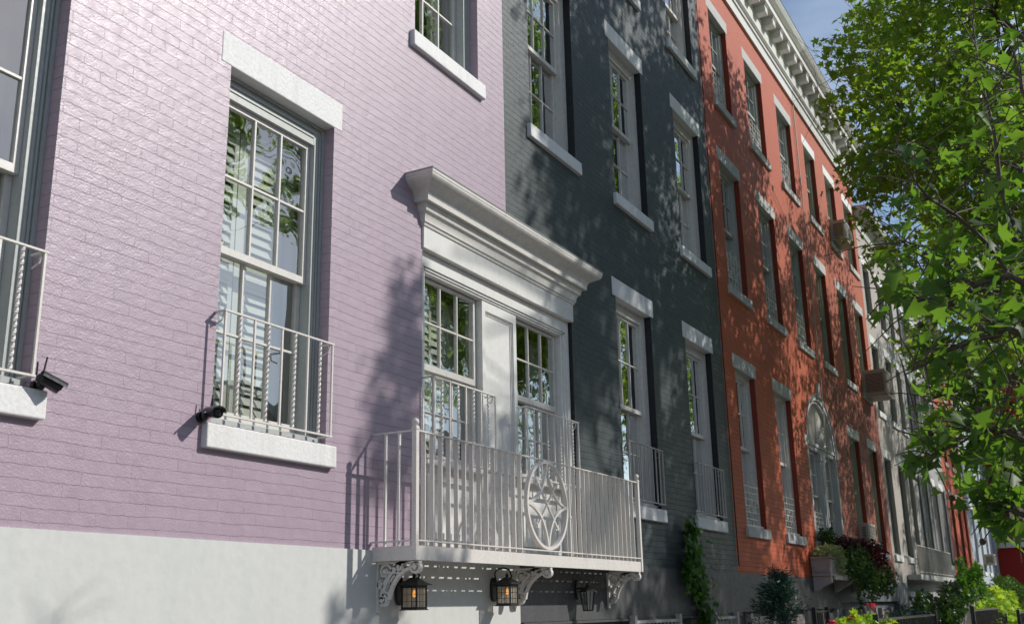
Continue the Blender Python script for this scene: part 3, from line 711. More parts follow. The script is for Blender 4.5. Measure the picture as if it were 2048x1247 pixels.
# medallion
mb = MB(); mx, mz, ma, mb_ = 7.745, 2.413, .352, .345
mb.ribbon_xz([(mx + ma * math.cos(2 * math.pi * i / 48), mz + mb_ * math.sin(2 * math.pi * i / 48)) for i in range(48)], .024, BD - .004, BD + .03, True)
T = [(mx, mz + mb_), (mx + ma, mz), (mx, mz - mb_), (mx - ma, mz)]
for i in range(4):
    a, b = T[i], T[(i + 1) % 4]; pts = []
    for k in range(17):
        t = k / 16; q = (mx + (a[0] + b[0] - 2 * mx) * .12, mz + (a[1] + b[1] - 2 * mz) * .12)
        pts.append(tuple((1 - t) ** 2 * a[j] + 2 * t * (1 - t) * q[j] + t * t * b[j] for j in (0, 1)))
    mb.ribbon_xz(pts, .020, BD + .0 - .002 * (i % 2), BD + .022 + .002 * (i % 2))
for s1 in (-1, 1):
    mb.ribbon_xz([(mx - .175 * s1, mz - .18), (mx + .175 * s1, mz + .18)], .014, BD + .003 + .002 * s1, BD + .018 + .002 * s1)
for s1 in (-1, 1):
    for s2 in (-1, 1):
        e = (mx + .175 * s1, mz + .18 * s2)
        mb.ribbon_xz([(e[0] - .035 * s1, e[1] + .01 * s2), (e[0], e[1]), (e[0] + .01 * s1, e[1] - .035 * s2)], .012, BD + .004, BD + .02)
        mb.box(e[0] - .012, e[0] + .012, BD, BD + .024, e[1] - .012, e[1] + .012)
mb.build('medallion', M['iron_w'], ba)
# scrolled brackets
def arc(cy_, cz, r, a0, a1, n=14): return [(cy_ + r * math.cos(a0 + (a1 - a0) * i / n), cz + r * math.sin(a0 + (a1 - a0) * i / n)) for i in range(n + 1)]
def bracket(x):
    mb = MB(); t = .017
    mb.ribbon(arc(-.345, 1.655, .29, math.pi / 2, 0, 16), .030, x - t, x + t)           # outer arc: front top to wall foot
    mb.ribbon(arc(-.345, 1.655, .235, math.pi / 2 - .12, .12, 16), .020, x - t * .8, x + t * .8)
    for k in range(5):
        a = .25 + k * .26
        mb.ribbon([(-.345 + .232 * math.cos(a), 1.655 + .232 * math.sin(a)), (-.345 + .288 * math.cos(a + .05), 1.655 + .288 * math.sin(a + .05))], .014, x - t * .7, x + t * .7)
    def scroll(cy_, cz, r, a0, turns, w=.016):
        n = 26; pts = []
        for i in range(n + 1):
            q = i / n; rr = r * (1 - .72 * q); a = a0 + turns * 2 * math.pi * q; pts.append((cy_ + rr * math.cos(a), cz + rr * math.sin(a)))
        mb.ribbon(pts, w, x - t, x + t)
        mb.tube([(x - t * 1.5, cy_, cz), (x + t * 1.5, cy_, cz)], r * .34, 10)
    scroll(-.325, 1.885, .042, 0, -1.25); scroll(-.062, 1.675, .040, math.pi * .5, 1.25); scroll(-.085, 1.86, .05, math.pi, -1.2)
    scroll(-.19, 1.885, .03, 0, 1.1); scroll(-.05, 1.775, .026, math.pi / 2, -1.1)
    mb.ribbon([(-.19, 1.855), (-.15, 1.83), (-.125, 1.80), (-.13, 1.775)], .013, x - t * .7, x + t * .7)
    mb.box(x - t, x + t, -.03, -.0155, 1.60, 1.925); mb.box(x - t, x + t, -.355, -.03, 1.908, 1.924)
    mb.build('bracket', M['iron_w'], ba, bevel=.002)
for x in (5.90, 7.78, 9.63): bracket(x)

# ------------------------------------------------------------ lanterns
def lantern(x, y, z, label, s=1.0):
    """craftsman wall lantern with gooseneck; x,y centre of body, z bottom"""
    L = empty('wall_lantern', (x, 0, z), label, 'lantern')
    px = x
    mb = MB(); n = 20; pts = []
    for i in range(n):
        a = 2 * math.pi * i / n; pts.append((px + .042 * math.cos(a), z + .125 + (.062 + .0) * math.sin(a) + (.03 if math.sin(a) > 0 else -.03)))
    mb.add([(q[0], -.017, q[1]) for q in pts] + [(q[0], -.042, q[1]) for q in pts], [tuple(range(n)), tuple(range(2 * n - 1, n - 1, -1))] + [(i, (i + 1) % n, n + (i + 1) % n, n + i) for i in range(n)])
    mb.build('back_plate', M['iron_b'], L, bevel=.002)
    # gooseneck
    g = []
    g += [(px, -.042, z + .15), (px, -.048, z + .20)]
    top = z + .262; ce = (-.048 + y) / 2 - .012
    rad = abs(y + .048) / 2 + .02
    for i in range(13):
        a = math.pi * i / 12; g.append((px, ce + rad * math.cos(a) * 1.0, top - .02 + rad * .62 * math.sin(a)))
    cz = top - .03
    for i in range(1, 14):
        q = i / 13; a = math.pi + 1.35 * math.pi * q; rr = .034 * (1 - .55 * q)
        g.append((px, y - .012 + rr * math.cos(a) * 1.0 + .0, cz - .0 + rr * math.sin(a)))
    mb = MB(); mb.tube(g, .0065, 8); mb.tube([(px, y, z + .205), (px, y, z + .232)], .006, 8); mb.ball((px, y, z + .228), .012)
    mb.build('arm', M['iron_b'], L, smooth=True)
    # roof
    mb = MB(); rz = z + .165
    def ring(h, zz): return [(x - h, y - h, zz), (x + h, y - h, zz), (x + h, y + h, zz), (x - h, y + h, zz)]
    rs = [ring(.088, rz - .004), ring(.088, rz), ring(.052, rz + .022), ring(.022, rz + .046), ring(.006, rz + .052)]
    v = [p for r_ in rs for p in r_]
    mb.add(v, [(k * 4 + j, k * 4 + (j + 1) % 4, k * 4 + 4 + (j + 1) % 4, k * 4 + 4 + j) for k in range(4) for j in range(4)] + [(0, 1, 2, 3), (16, 17, 18, 19)])
    mb.build('cap', M['iron_b'], L)
    mb = MB(); b = .058
    for sx in (-1, 1):
        for sy in (-1, 1): mb.box(x + sx * b - .005, x + sx * b + .005, y + sy * b - .005, y + sy * b + .005, z + .006, rz - .004)
    mb.box(x - .07, x + .07, y - .07, y + .07, z, z + .006)
    for zz in (z + .0065, rz - .020):
        for s_ in (-1, 1):
            mb.box(x - b + .005, x + b - .005, y + s_ * b - .004, y + s_ * b + .004, zz, zz + .014); mb.box(x + s_ * b - .004, x + s_ * b + .004, y - b + .005, y + b - .005, zz, zz + .014)
    for s_ in (-1, 1):
        for k in (-1, 1): mb.box(x + k * .019 - .0012, x + k * .019 + .0012, y + s_ * b - .002, y + s_ * b + .002, z + .02, rz - .02); mb.box(x + s_ * b - .002, x + s_ * b + .002, y + k * .019 - .0012, y + k * .019 + .0012, z + .02, rz - .02)
        for zz in (z + .055, z + .10): mb.box(x - b, x + b, y + s_ * b - .0018, y + s_ * b + .0018, zz, zz + .0024); mb.box(x + s_ * b - .0018, x + s_ * b + .0018, y - b, y + b, zz, zz + .0024)
    mb.build('cage', M['iron_b'], L)
    mb = MB(); b2 = b - .001; z0, z1 = z + .018, rz - .018
    for s_ in (-1, 1):
        mb.quad((x - b, y + s_ * b2, z0), (x + b, y + s_ * b2, z0), (x + b, y + s_ * b2, z1), (x - b, y + s_ * b2, z1)); mb.quad((x + s_ * b2, y - b, z0), (x + s_ * b2, y + b, z0), (x + s_ * b2, y + b, z1), (x + s_ * b2, y - b, z1))
    mb.build('glass', M['lglass'], L)
    mb = MB(); mb.lathe([(.005, 0), (.009, .004), (.012, .018), (.009, .034), (.003, .048)], (x, y, z + .085), 12); mb.build('bulb', M['bulb'], L, smooth=True)
    MB().lathe([(.009, 0), (.009, .075)], (x, y, z + .008), 12).build('lamp_holder', M['curtain'], L)
    return L
lantern(6.13, -.15, 1.612, 'lit black lantern with gooseneck under the left end of the balcony')
lantern(7.415, -.15, 1.632, 'lit black lantern with gooseneck beside the middle balcony bracket')
# unlit tapered lantern
L3 = empty('wall_lantern', (8.93, 0, 1.6), 'unlit black tapered lantern on the charcoal base', 'lantern')
mb = MB(); x, y = 8.93, -.13; n = 18
pts = [(x + .04 * math.cos(2 * math.pi * i / n), 1.765 + .085 * math.sin(2 * math.pi * i / n)) for i in range(n)]
mb.add([(q[0], -.017, q[1]) for q in pts] + [(q[0], -.038, q[1]) for q in pts], [tuple(range(n)), tuple(range(2 * n - 1, n - 1, -1))] + [(i, (i + 1) % n, n + (i + 1) % n, n + i) for i in range(n)])
mb.build('back_plate', M['iron_b'], L3)
MB().tube([(x, -.036, 1.775), (x, y, 1.775)], .01, 8).build('arm', M['iron_b'], L3)
def frust(mb, z0, z1, a, b, n=6, mi=0):
    vs = [(x + r_ * math.cos(2 * math.pi * i / n + .3), y + r_ * math.sin(2 * math.pi * i / n + .3), z) for r_, z in ((a, z0), (b, z1)) for i in range(n)]
    mb.add(vs, [tuple(range(n))[::-1], tuple(range(n, 2 * n))] + [(i, (i + 1) % n, n + (i + 1) % n, n + i) for i in range(n)], mi)
mb = MB(); frust(mb, 1.745, 1.753, .092, .088); frust(mb, 1.753, 1.785, .084, .03); frust(mb, 1.785, 1.815, .026, .006); mb.ball((x, y, 1.82), .008); mb.build('cap', M['iron_b'], L3)
mb = MB(); n = 6
for i in range(n):
    a = 2 * math.pi * i / n + .3
    mb.tube([(x + .046 * math.cos(a), y + .046 * math.sin(a), 1.585), (x + .075 * math.cos(a), y + .075 * math.sin(a), 1.746)], .0055, 6)
    a2 = a + math.pi / n; mb.tube([(x + .04 * math.cos(a2), y + .04 * math.sin(a2), 1.585), (x + .065 * math.cos(a2), y + .065 * math.sin(a2), 1.746)], .0028, 5)
frust(mb, 1.578, 1.588, .05, .052); mb.build('cage', M['iron_b'], L3)
mb = MB(); frust(mb, 1.589, 1.744, .043, .069); mb.build('glass', M['glass'], L3)

# ------------------------------------------------------------ security cameras
def seccam(x, y, z, aim, label):
    c = empty('security_camera', (x, 0, z), label, 'camera')
    MB().tube([(x, -.0, z), (x, -.022, z)], .032, 16).ball((x, -.035, z), .022).build('mount', M['blk'], c, smooth=False)
    d = Vector(aim).normalized(); p = Vector((x, y - .01, z + .012)); K = .95
    MB().tube([(x, -.03, z), tuple(p)], .010, 8).build('arm', M['blk'], c)
    up = Vector((0, 0, 1)); s_ = d.cross(up).normalized(); u = s_.cross(d)
    mb = MB(); vs = []; n = 14
    for t, r_ in ((-.055, .020), (-.03, .030), (.04, .036), (.062, .037)):
        for i in range(n):
            a = 2 * math.pi * i / n; q = p + d * t + s_ * r_ * math.cos(a) + u * r_ * .85 * math.sin(a); vs.append(tuple(p + (q - p) * K))
    mb.add(vs, [(k * n + i, k * n + (i + 1) % n, (k + 1) * n + (i + 1) % n, (k + 1) * n + i) for k in range(3) for i in range(n)] + [tuple(range(n)), tuple(3 * n + i for i in range(n))])
    # sun hood
    hv = []
    for t in (-.045, .085):
        for i in range(9):
            a = math.pi * (i / 8); hv.append(tuple(p + (d * t + s_ * .042 * math.cos(a) + u * (.036 * math.sin(a) + .006)) * K))
    mb.add(hv, [(i, i + 1, i + 10, i + 9) for i in range(8)])
    mb.build('body', M['blk'], c, smooth=False)
    q = p + d * .063 * K; MB().tube([tuple(q), tuple(q + d * .004)], .018, 14).build('lens', M['glass'], c)
    q = p - d * .035 + u * .02; MB().tube([tuple(q), tuple(q + Vector((.01, -.006, .085)))], .0042, 6).build('antenna', M['blk'], c)
    q = p - d * .05 - s_ * .022; MB().tube([tuple(q), tuple(q + Vector((.0, 0, .075)))], .0042, 6).build('antenna', M['blk'], c)
seccam(3.185, -.075, 2.652, (.75, -.25, -.32), 'black security camera pointing right beside the leftmost sill')
seccam(4.235, -.085, 2.66, (-.35, -1, -.12), 'black security camera facing the street at the left sill corner of the shuttered window')

# ------------------------------------------------------------ air conditioners
def ac(x0, x1, y0, z0, z1, mat, gm, label):
    c = empty('air_conditioner', (x0, 0, z0), label, 'air conditioner')
    MB().box(x0, x1, y0, .1, z0, z1).build('case', mat, c, bevel=.006)
    mb = MB(); yy = (y0 + .02, -.02)
    zs_ = [z0 + .06 + i * .03 for i in range(int((z1 - z0 - .12) / .03))]
    mb.box(x0 - .004, x0 - .0005, y0 + .05, -.06, z0 + .08, z1 - .08, 1)
    for z in zs_: mb.box(x0 - .01, x0 - .0045, y0 + .05, -.06, z, z + .012)
    mb.box(x0 + .04, x1 - .04, y0 - .004, y0 - .0005, z0 + .05, z1 - .05, 1)
    for z in zs_: mb.box(x0 + .04, x1 - .04, y0 - .01, y0 - .0045, z, z + .012)
    mb.build('grille', [mat, gm], c)
ac(24.12, 24.95, -.50, 6.02, 6.60, M['ac'], M['ac_d'], 'large beige air conditioner in the brick house second floor window')
ac(21.98, 22.7, -.18, 2.68, 3.12, M['ac'], M['iron_b'], 'small air conditioner in the brick house window above the planter')
ac(32.95, 33.6, -.4, 5.98, 6.45, M['ac'], M['iron_b'], 'air conditioner high on the pale grey shuttered house')
ac(22.35, 23.15, -.3, 9.15, 9.6, M['ac'], M['ac_d'], 'beige air conditioner in the brick house top floor window')
ac(45.2, 45.9, -.35, 2.9, 3.3, M['ac'], M['iron_b'], 'small air conditioner on the pale blue grey house')

# ------------------------------------------------------------ leaves
LT = np.array([(0, 0), (.50, .06), (.29, .27), (.54, .64), (.20, .54), (0, 1.0), (-.20, .54), (-.54, .64), (-.29, .27), (-.50, .06)], float)
LEAF = dict(star=(np.c_[LT[:, 0], LT[:, 1], .16 * np.abs(LT[:, 0])], [(0, 1, 2, 3, 4, 5), (0, 5, 6, 7, 8, 9)]),
            oval=(np.array([(0, 0, 0), (.3, .3, .06), (.28, .65, .06), (0, 1, 0), (-.28, .65, .06), (-.3, .3, .06)], float), [(0, 1, 2, 3), (0, 3, 4, 5)]),
            needle=(np.array([(0, 0, 0), (.07, .3, .0), (0, 1, 0), (-.07, .3, 0)], float), [(0, 1, 2, 3)]))
def leaves(name, P, size, mat, parent, rng, kind='star', up=.9, spread=.7, droop=.25, nrm=None, dirs=None, origin=(0, 0, 0)):
    """P: (n,3) world positions"""
    T, F = LEAF[kind]; n = len(P)
    nv = rng.normal(size=(n, 3)) * spread; nv[:, 2] += up
    if nrm is not None: nv += nrm
    nv /= np.linalg.norm(nv, axis=1)[:, None]
    d = rng.normal(size=(n, 3)); d[:, 2] -= droop * 2
    if dirs is not None: d = d * .45 + dirs * 1.2
    d -= nv * (d * nv).sum(1)[:, None]; d /= np.linalg.norm(d, axis=1)[:, None] + 1e-9
    s_ = np.cross(d, nv)
    sz = size * rng.uniform(.5, 1.2, n)
    k = len(T); curl = rng.uniform(-.3, .9, n)
    zz = T[None, :, 2] * rng.uniform(.3, 2.2, n)[:, None] - curl[:, None] * (T[None, :, 1] ** 2) * .6
    V = P[:, None, :] + sz[:, None, None] * (T[None, :, 0, None] * s_[:, None, :] + T[None, :, 1, None] * d[:, None, :] + zz[:, :, None] * nv[:, None, :])
    V = (V - np.array(origin)).reshape(-1, 3)
    loops = []; tot = []
    for f in F: loops += list(f); tot.append(len(f))
    loops = np.array(loops); lt = (np.arange(n)[:, None] * k + loops[None, :]).ravel()
    tots = np.tile(tot, n); starts = np.concatenate([[0], np.cumsum(tots)[:-1]])
    me = bpy.data.meshes.new(name)
    me.vertices.add(len(V)); me.vertices.foreach_set('co', V.ravel().astype(np.float32))
    me.loops.add(len(lt)); me.loops.foreach_set('vertex_index', lt.astype(np.int32))
    me.polygons.add(len(tots)); me.polygons.foreach_set('loop_start', starts.astype(np.int32))
    at = me.attributes.new('tint', 'FLOAT', 'FACE'); at.data.foreach_set('value', np.repeat(np.clip(rng.beta(2, 2.2, n), 0, 1), len(F)).astype(np.float32))
    me.update(calc_edges=True); me.validate()
    me.materials.append(mat)
    o = bpy.data.objects.new(name, me); COL.objects.link(o)
    if parent is not None: o.parent = parent
    return o

def ballpts(rng, n, c, r, e=.45):
    d = rng.normal(size=(n, 3)); d /= np.linalg.norm(d, axis=1)[:, None]
    return np.array(c) + d * (rng.uniform(0, 1, n) ** e)[:, None] * np.array(r)

def curve3(a, b, c, n=7):
    a, b, c = Vector(a), Vector(b), Vector(c)
    return [tuple(a * (1 - t) ** 2 + b * 2 * t * (1 - t) + c * t * t) for t in [i / n for i in range(n + 1)]]

CR, CU, CD = np.array((0.48480836, -0.8743958, -0.01982024)), np.array((-0.22779485, -0.14811531, 0.96237797)), np.array((0.84443493, 0.46205394, 0.2709904))
LIT = [(13.4, -1.65, 1.5, 1.5), (25.0, -2.1, 1.3, 4.5), (30, -1.3, 1.8, 2.0)]     # low plants; the crowns are cut open so sun reaches them
def in_crown(P, rng):
    """uneven outer limit of the crowns on the house side, and the gaps cut to let the sun through"""
    q = P - np.array((0, -4.3, 1.6)); w_ = q @ CD; px = 1024 + 2114.5 * (q @ CR) / np.maximum(w_, .1); py = 623.5 - 2114.5 * (q @ CU) / np.maximum(w_, .1)
    b = np.interp(py, [-200, 0, 120, 250, 400, 470, 590, 700, 1300], [1760, 1688, 1650, 1655, 1690, 1650, 1650, 1760, 1820])
    b = b + 22 * np.sin(py / 21.) + 14 * np.sin(py / 9. + 1)
    ok = (w_ < .1) | (px > b + rng.normal(size=len(P)) * 8) | (P[:, 1] < -4.4)
    for (x, y, z, r) in LIT:
        t_ = y - P[:, 1]; sx = P[:, 0] - .74 * t_; sz = P[:, 2] - .85 * t_
        ok &= ~((np.abs(sx - x) < r) & (sz > z - .5) & (sz < z + .9) & (t_ > .5))
    return ok
def street_tree(name, label, x, y, seed, cz=8.6, rad=(4.2, 4.2, 4.0), clusters=150, per=150, size=.125, trunk_h=4.2, tr=.17, group='street trees along the kerb', cull=None, mat=None, extra=()):
    rng = np.random.default_rng(seed); rnd = random.Random(seed)
    t = empty(name, (x, y, 0), label, 'tree', group)
    top = (x + rnd.uniform(-.3, .3), y + rnd.uniform(-.2, .4), cz + rad[2] * .55)
    tk = MB(); path = [(x, y, -.05), (x + .02, y, 1.0), (x + .05, y + .02, trunk_h * .6), (x + .03, y + .05, trunk_h)]
    path += [tuple(Vector(path[-1]).lerp(Vector(top), q)) for q in (.3, .6, 1.0)]
    tk.tube(path, tr, 10, r1=.04); tk.tube([(x, y, -.05), (x, y, .25)], tr * 1.35, 10, r1=tr * .98)
    tk.build('trunk', M['bark'], t, smooth=True)
    limbs = MB(); P = []; cs = []
    nl = 9; limb = []
    for i in range(nl):
        a = 2 * math.pi * i / nl + rnd.uniform(-.3, .3); q = rnd.uniform(.0, .75); b = Vector(path[3]).lerp(Vector(top), q)
        r_ = rnd.uniform(.55, .8); e = Vector((x + rad[0] * r_ * math.cos(a), y + rad[1] * r_ * math.sin(a), cz + rad[2] * rnd.uniform(-.35, .45)))
        while not in_crown(np.array([(e.x, e.y + .5, e.z)]), rng)[0] and e.y > y: e.y -= .35
        m_ = (b + e) / 2 + Vector((0, 0, rnd.uniform(.2, .9))); c = curve3(b, m_, e, 8); limbs.tube(c, .075, 7, r1=.02); limb += [Vector(p) for p in c[3:]]
    for i in range(clusters + len(extra)):
        for _ in range(40):
            if i >= clusters: c = np.array(extra[i - clusters]); break
            d = rng.normal(size=3); d /= np.linalg.norm(d); rr = rng.uniform(.25, 1) ** .5
            c = np.array((x, y, cz)) + d * rr * np.array(rad)
            if c[2] < cz - rad[2] * .95: continue
            if (cull is None or not cull(c)) and in_crown(c[None, :], rng)[0]: break
        else: continue
        cs.append(c); cv = Vector(c); near = min([q for q in limb if in_crown(np.array([tuple(q)]), rng)[0]], key=lambda q: (q - cv).length)
        limbs.tube(curve3(near, (near + cv) / 2 + Vector((0, 0, .15)), cv, 5), .016, 5, r1=.005, cap=False)
        r0 = rng.uniform(.4, .85) if i < clusters else rng.uniform(.24, .48) if c[1] < -5.5 else rng.uniform(.35, .75)
        npt = int(per * .52 * (r0 / .6) ** 1.6 * (1 if (i < clusters or c[1] > -5.5) else 3.2))
        P.append(ballpts(rng, npt, c, (r0, r0, r0 * .6), .5))
        for k in range(4):
            e = c + rng.normal(size=3) * r0 * .6; limbs.tube([tuple(c), tuple(e)], .005, 4, r1=.002, cap=False)
    limbs.build('limbs', M['bark'], t, smooth=True)
    P = np.concatenate(P); P = P[in_crown(P, rng)]
    leaves('crown', P, size, mat or M['leafA'], t, rng, origin=(x, y, 0))
    return t

def view_clumps(seed, n, xr, yr, zr):
    rng = np.random.default_rng(seed); out = []
    while len(out) < n:
        c = np.array((rng.uniform(*xr), rng.uniform(*yr), rng.uniform(*zr)))
        if not in_crown(c[None, :], rng)[0]: continue
        if c[0] + .74 * c[1] > 17.2 and c[2] + .85 * c[1] > 9.3: continue
        out.append(tuple(c))
    return out
# keep sun on the pink house and on the top of the orange house: where a cluster's shade would land on the facade
def shade(c): return (c[0] + .74 * c[1], c[2] + .85 * c[1])
def cull1(c):
    sx, sz = shade(c)
    if c[0] < 13.3 and c[2] < 8.6: return True
    k = 4.3 / (4.3 - c[1])
    if 3.8 < c[0] * k < 5.9 and 2.3 < 1.6 + (c[2] - 1.6) * k < 4.65: return True     # gap cut in the crown so the shuttered window mirrors the sky
    return (sx < 8.75 and sz > 1.0) or (sx > 17.2 and sz > 9.4) or c[1] > -1.2 or (c[1] > -2.0 and c[2] < 5.6)
street_tree('plane_tree', 'plane tree with yellow green crown, nearest of the big street trees', 15.8, -6.0, 3, cz=9.5, rad=(5.0, 4.9, 4.6), clusters=380, cull=cull1, extra=[(sx + .74 * 6, -6.0, sz + .85 * 6) for sx, sz in ((6.05, 2.75), (6.15, 2.6), (6.35, 3.5), (6.2, 3.25), (6.33, 3.9), (6.75, 2.55), (7.5, 3.0), (7.7, 2.5), (5.75, 1.5), (8.6, 2.2), (8.2, 3.1))] + view_clumps(1, 45, (13.5, 19), (-4.3, -1.6), (6.3, 12.6)))
def cull2(c):
    sx, sz = shade(c)
    return (sz > 9.6) or c[1] > -1.4 or sx < 14.5 and sz > 9
street_tree('plane_tree', 'second big plane tree, before the tan house', 23.2, -6.0, 5, cz=8.6, rad=(4.9, 4.7, 4.2), clusters=215, cull=cull2, extra=view_clumps(2, 60, (19, 26.5), (-4.3, -1.3), (5.2, 12.4)))
def cull3(c): return c[1] > -1.6
street_tree('plane_tree', 'third big plane tree, before the shuttered grey house', 32.5, -6.0, 8, cz=8.6, rad=(4.6, 4.3, 4.4), clusters=150, per=120, size=.14, cull=cull3)
street_tree('plane_tree', 'farthest big plane tree, before the crimson corner house', 43.0, -5.6, 9, cz=7.6, rad=(4.8, 4.0, 4.4), clusters=130, per=110, size=.16, cull=cull3)

def near_limit(P):
    q = P - np.array((0, -4.3, 1.6)); w_ = q @ CD; px = 1024 + 2114.5 * (q @ CR) / w_; py = 623.5 - 2114.5 * (q @ CU) / w_
    b = np.interp(py, [-100, 0, 250, 300, 470, 560, 640, 665, 740, 840, 880, 920, 965, 990, 1020, 1075, 1100], [1960, 1930, 1880, 1800, 1760, 1735, 1745, 1800, 1800, 1840, 1840, 1815, 1815, 1880, 1945, 1950, 2300])
    return px > b + 14 * np.sin(py / 17.)
# near sweetgum: branches reach over the pavement at the right of the view
def sweetgum():
    rng = np.random.default_rng(21); rnd = random.Random(21)
    x, y = 7.6, -5.1
    t = empty('sweetgum_tree', (x, y, 0), 'young sweetgum with large star leaves and seed balls, its branches filling the right edge', 'tree', 'street trees along the kerb')
    tk = MB(); tk.tube([(x, y, -.05), (x - .05, y + .02, 1.5), (x - .1, y + .1, 2.6), (x - .2, y + .15, 3.8), (x - .3, y + .1, 5.2)], .075, 10, r1=.025); tk.build('trunk', M['bark'], t, smooth=True)
    B = SG_LIMBS
    lb = MB(); P = []; twig = []
    for pts, dens, spr in B:
        pts = [Vector(p) for p in pts]
        st = Vector((x - .1, y + .1, max(1.9, pts[0].z - .7)))
        full = [st] + pts; sm = []
        for i in range(len(full) - 1):   # catmull-rom
            p0, p1, p2, p3 = full[max(i - 1, 0)], full[i], full[i + 1], full[min(i + 2, len(full) - 1)]
            for k in range(5):
                q = k / 5; sm.append(.5 * ((2 * p1) + (p2 - p0) * q + (2 * p0 - 5 * p1 + 4 * p2 - p3) * q * q + (3 * p1 - p0 - 3 * p2 + p3) * q ** 3))
        sm.append(full[-1])
        cut = next((i for i in range(6, len(sm)) if not near_limit(np.array([tuple(sm[i])]))[0]), len(sm)); sm = sm[:cut]
        lb.tube([tuple(p) for p in sm], .020, 7, r1=.004)
        for i, p in enumerate(sm[5:]):
            for k in range(2):
                if not near_limit(np.array([tuple(p)]))[0]: continue
                d = Vector((rnd.gauss(0, 1), rnd.gauss(0, 1), rnd.gauss(.0, .7))).normalized() * rnd.uniform(.15, .45) * spr
                e = p + d; lb.tube([tuple(p), tuple(p + d * .5 + Vector((0, 0, .02))), tuple(e)], .005, 5, r1=.002, cap=False)
                npt = int(dens * .36 + rnd.random())
                for j in range(npt):
                    q = rnd.uniform(.3, 1.1); P.append(tuple(p + d * q + Vector((rnd.gauss(0, .05), rnd.gauss(0, .05), rnd.gauss(0, .05)))))
                if rnd.random() < .09 and near_limit(np.array([tuple(e)]) - .05)[0]: twig.append(e)
    lb.build('limbs', M['twig'], t, smooth=True)
    P = np.array(P); P = P[(P[:, 2] + .85 * P[:, 1]) < 1.35]
    P = P[near_limit(P)]
    leaves('crown', P, .105, M['leafN'], t, rng, up=.8, spread=.65, droop=.6, origin=(x, y, 0))
    for e in twig:
        MB().tube([tuple(e), tuple(e - Vector((0, 0, .05)))], .0015, 4).ball(tuple(e - Vector((0, 0, .065))), .016, 10).build('seed_ball', M['fruit'], t)
SG_LIMBS = [
    ([(5.9, -4.16, 2.82), (5.8, -4.03, 3.27), (5.6, -3.88, 3.48), (5.4, -3.74, 3.59), (5.2, -3.65, 3.77), (5.1, -3.55, 3.73)], 7, 1.00),
    ([(6.2, -4.22, 3.37), (6.2, -4.07, 3.75), (6.2, -4.07, 4.15), (6.3, -4.04, 4.59), (6.4, -4.04, 5.04)], 7, 1.00),
    ([(5.2, -4.17, 2.67), (5.1, -3.98, 2.74), (5.0, -3.82, 2.69), (4.9, -3.7, 2.61), (4.9, -3.57, 2.56)], 6, 0.80),
    ([(5.5, -4.2, 2.98), (5.4, -4.0, 3.08), (5.3, -3.8, 3.01), (5.2, -3.63, 2.99), (5.2, -3.47, 3.08)], 9, 0.90),
    ([(6.2, -4.17, 3.04), (6.2, -3.97, 3.19), (6.1, -3.82, 3.3), (6.0, -3.66, 3.42), (5.9, -3.53, 3.53)], 7, 1.00),
    ([(5.6, -4.1, 2.28), (5.5, -3.9, 2.38), (5.3, -3.76, 2.31), (5.2, -3.63, 2.24)], 12, 0.75),
    ([(5.8, -4.04, 1.97), (5.7, -3.91, 2.05), (5.6, -3.84, 2.04)], 12, 0.70),
    ([(6.6, -4.06, 2.4), (6.6, -3.9, 2.55), (6.6, -3.76, 2.66), (6.6, -3.57, 2.65)], 11, 0.90),
    ([(5.8, -4.33, 3.98), (5.8, -4.25, 4.3), (5.9, -4.24, 4.62)], 5, 1.10),
    ([(6.6, -4.26, 3.79), (6.6, -4.14, 4.1), (6.6, -3.9, 4.16), (6.6, -3.71, 4.3)], 5, 1.00),
    ([(6.4, -4.11, 2.7), (6.4, -3.87, 2.78), (6.4, -3.68, 2.75), (6.3, -3.51, 2.69)], 5, 1.00),
    ([(7.2, -4.01, 2.29), (7.2, -3.86, 2.39), (7.2, -3.71, 2.31)], 11, 0.90),
]
sweetgum()

# trees and houses on the far side of the street (seen in the window panes)
for i, (x, lab) in enumerate(((9, 'round tree across the street, nearest of the far pavement'), (19, 'round tree across the street, midway along the far pavement'), (31, 'round tree across the street, farthest of the far pavement'))):
    street_tree('street_tree', lab, x, -15.5, 40 + i, cz=4.6, rad=(2.6, 2.4, 2.2), trunk_h=2.4, clusters=70, per=70, size=.24, group='street trees on the far pavement', mat=M['leafD'])
for i, (x0, x1, m, lab) in enumerate(((-4, 8, 'red', 'red brick terrace across the street facing the pink house'), (8.2, 22, 'tan', 'tan terrace across the street facing the grey house'), (22.2, 44, 'brick', 'brown brick terrace across the street facing the tan house'))):
    t = empty('terrace_house', (x0, -19, 0), lab, 'house', 'houses across the street')
    MB().box(x0, x1, -27, -19, 0, 7.4 + i * .5).build('wall', M['tan'] if m == 'tan' else M['red'] if m == 'red' else M['orange2'], t)
    for fz in (1.2, 4.3):
        xx = x0 + 1
        while xx < x1 - 1: MB().box(xx, xx + 1.0, -18.999, -18.95, fz, fz + 1.7).build('window', M['room'], t); xx += 2.1
    MB().box(x0, x1, -18.99, -18.6, 7.0 + i * .5, 7.5 + i * .5).build('cornice', M['peel'], t)

# ------------------------------------------------------------ plants
def plant(name, label, cat, loc, parts, group=None):
    p = empty(name, loc, label, cat, group)
    for (nm, P, size, mat, kind, kw) in parts: leaves(nm, P, size, M[mat], p, kw.pop('rng'), kind=kind, origin=loc, **kw)
    return p
rg = np.random.default_rng(77)
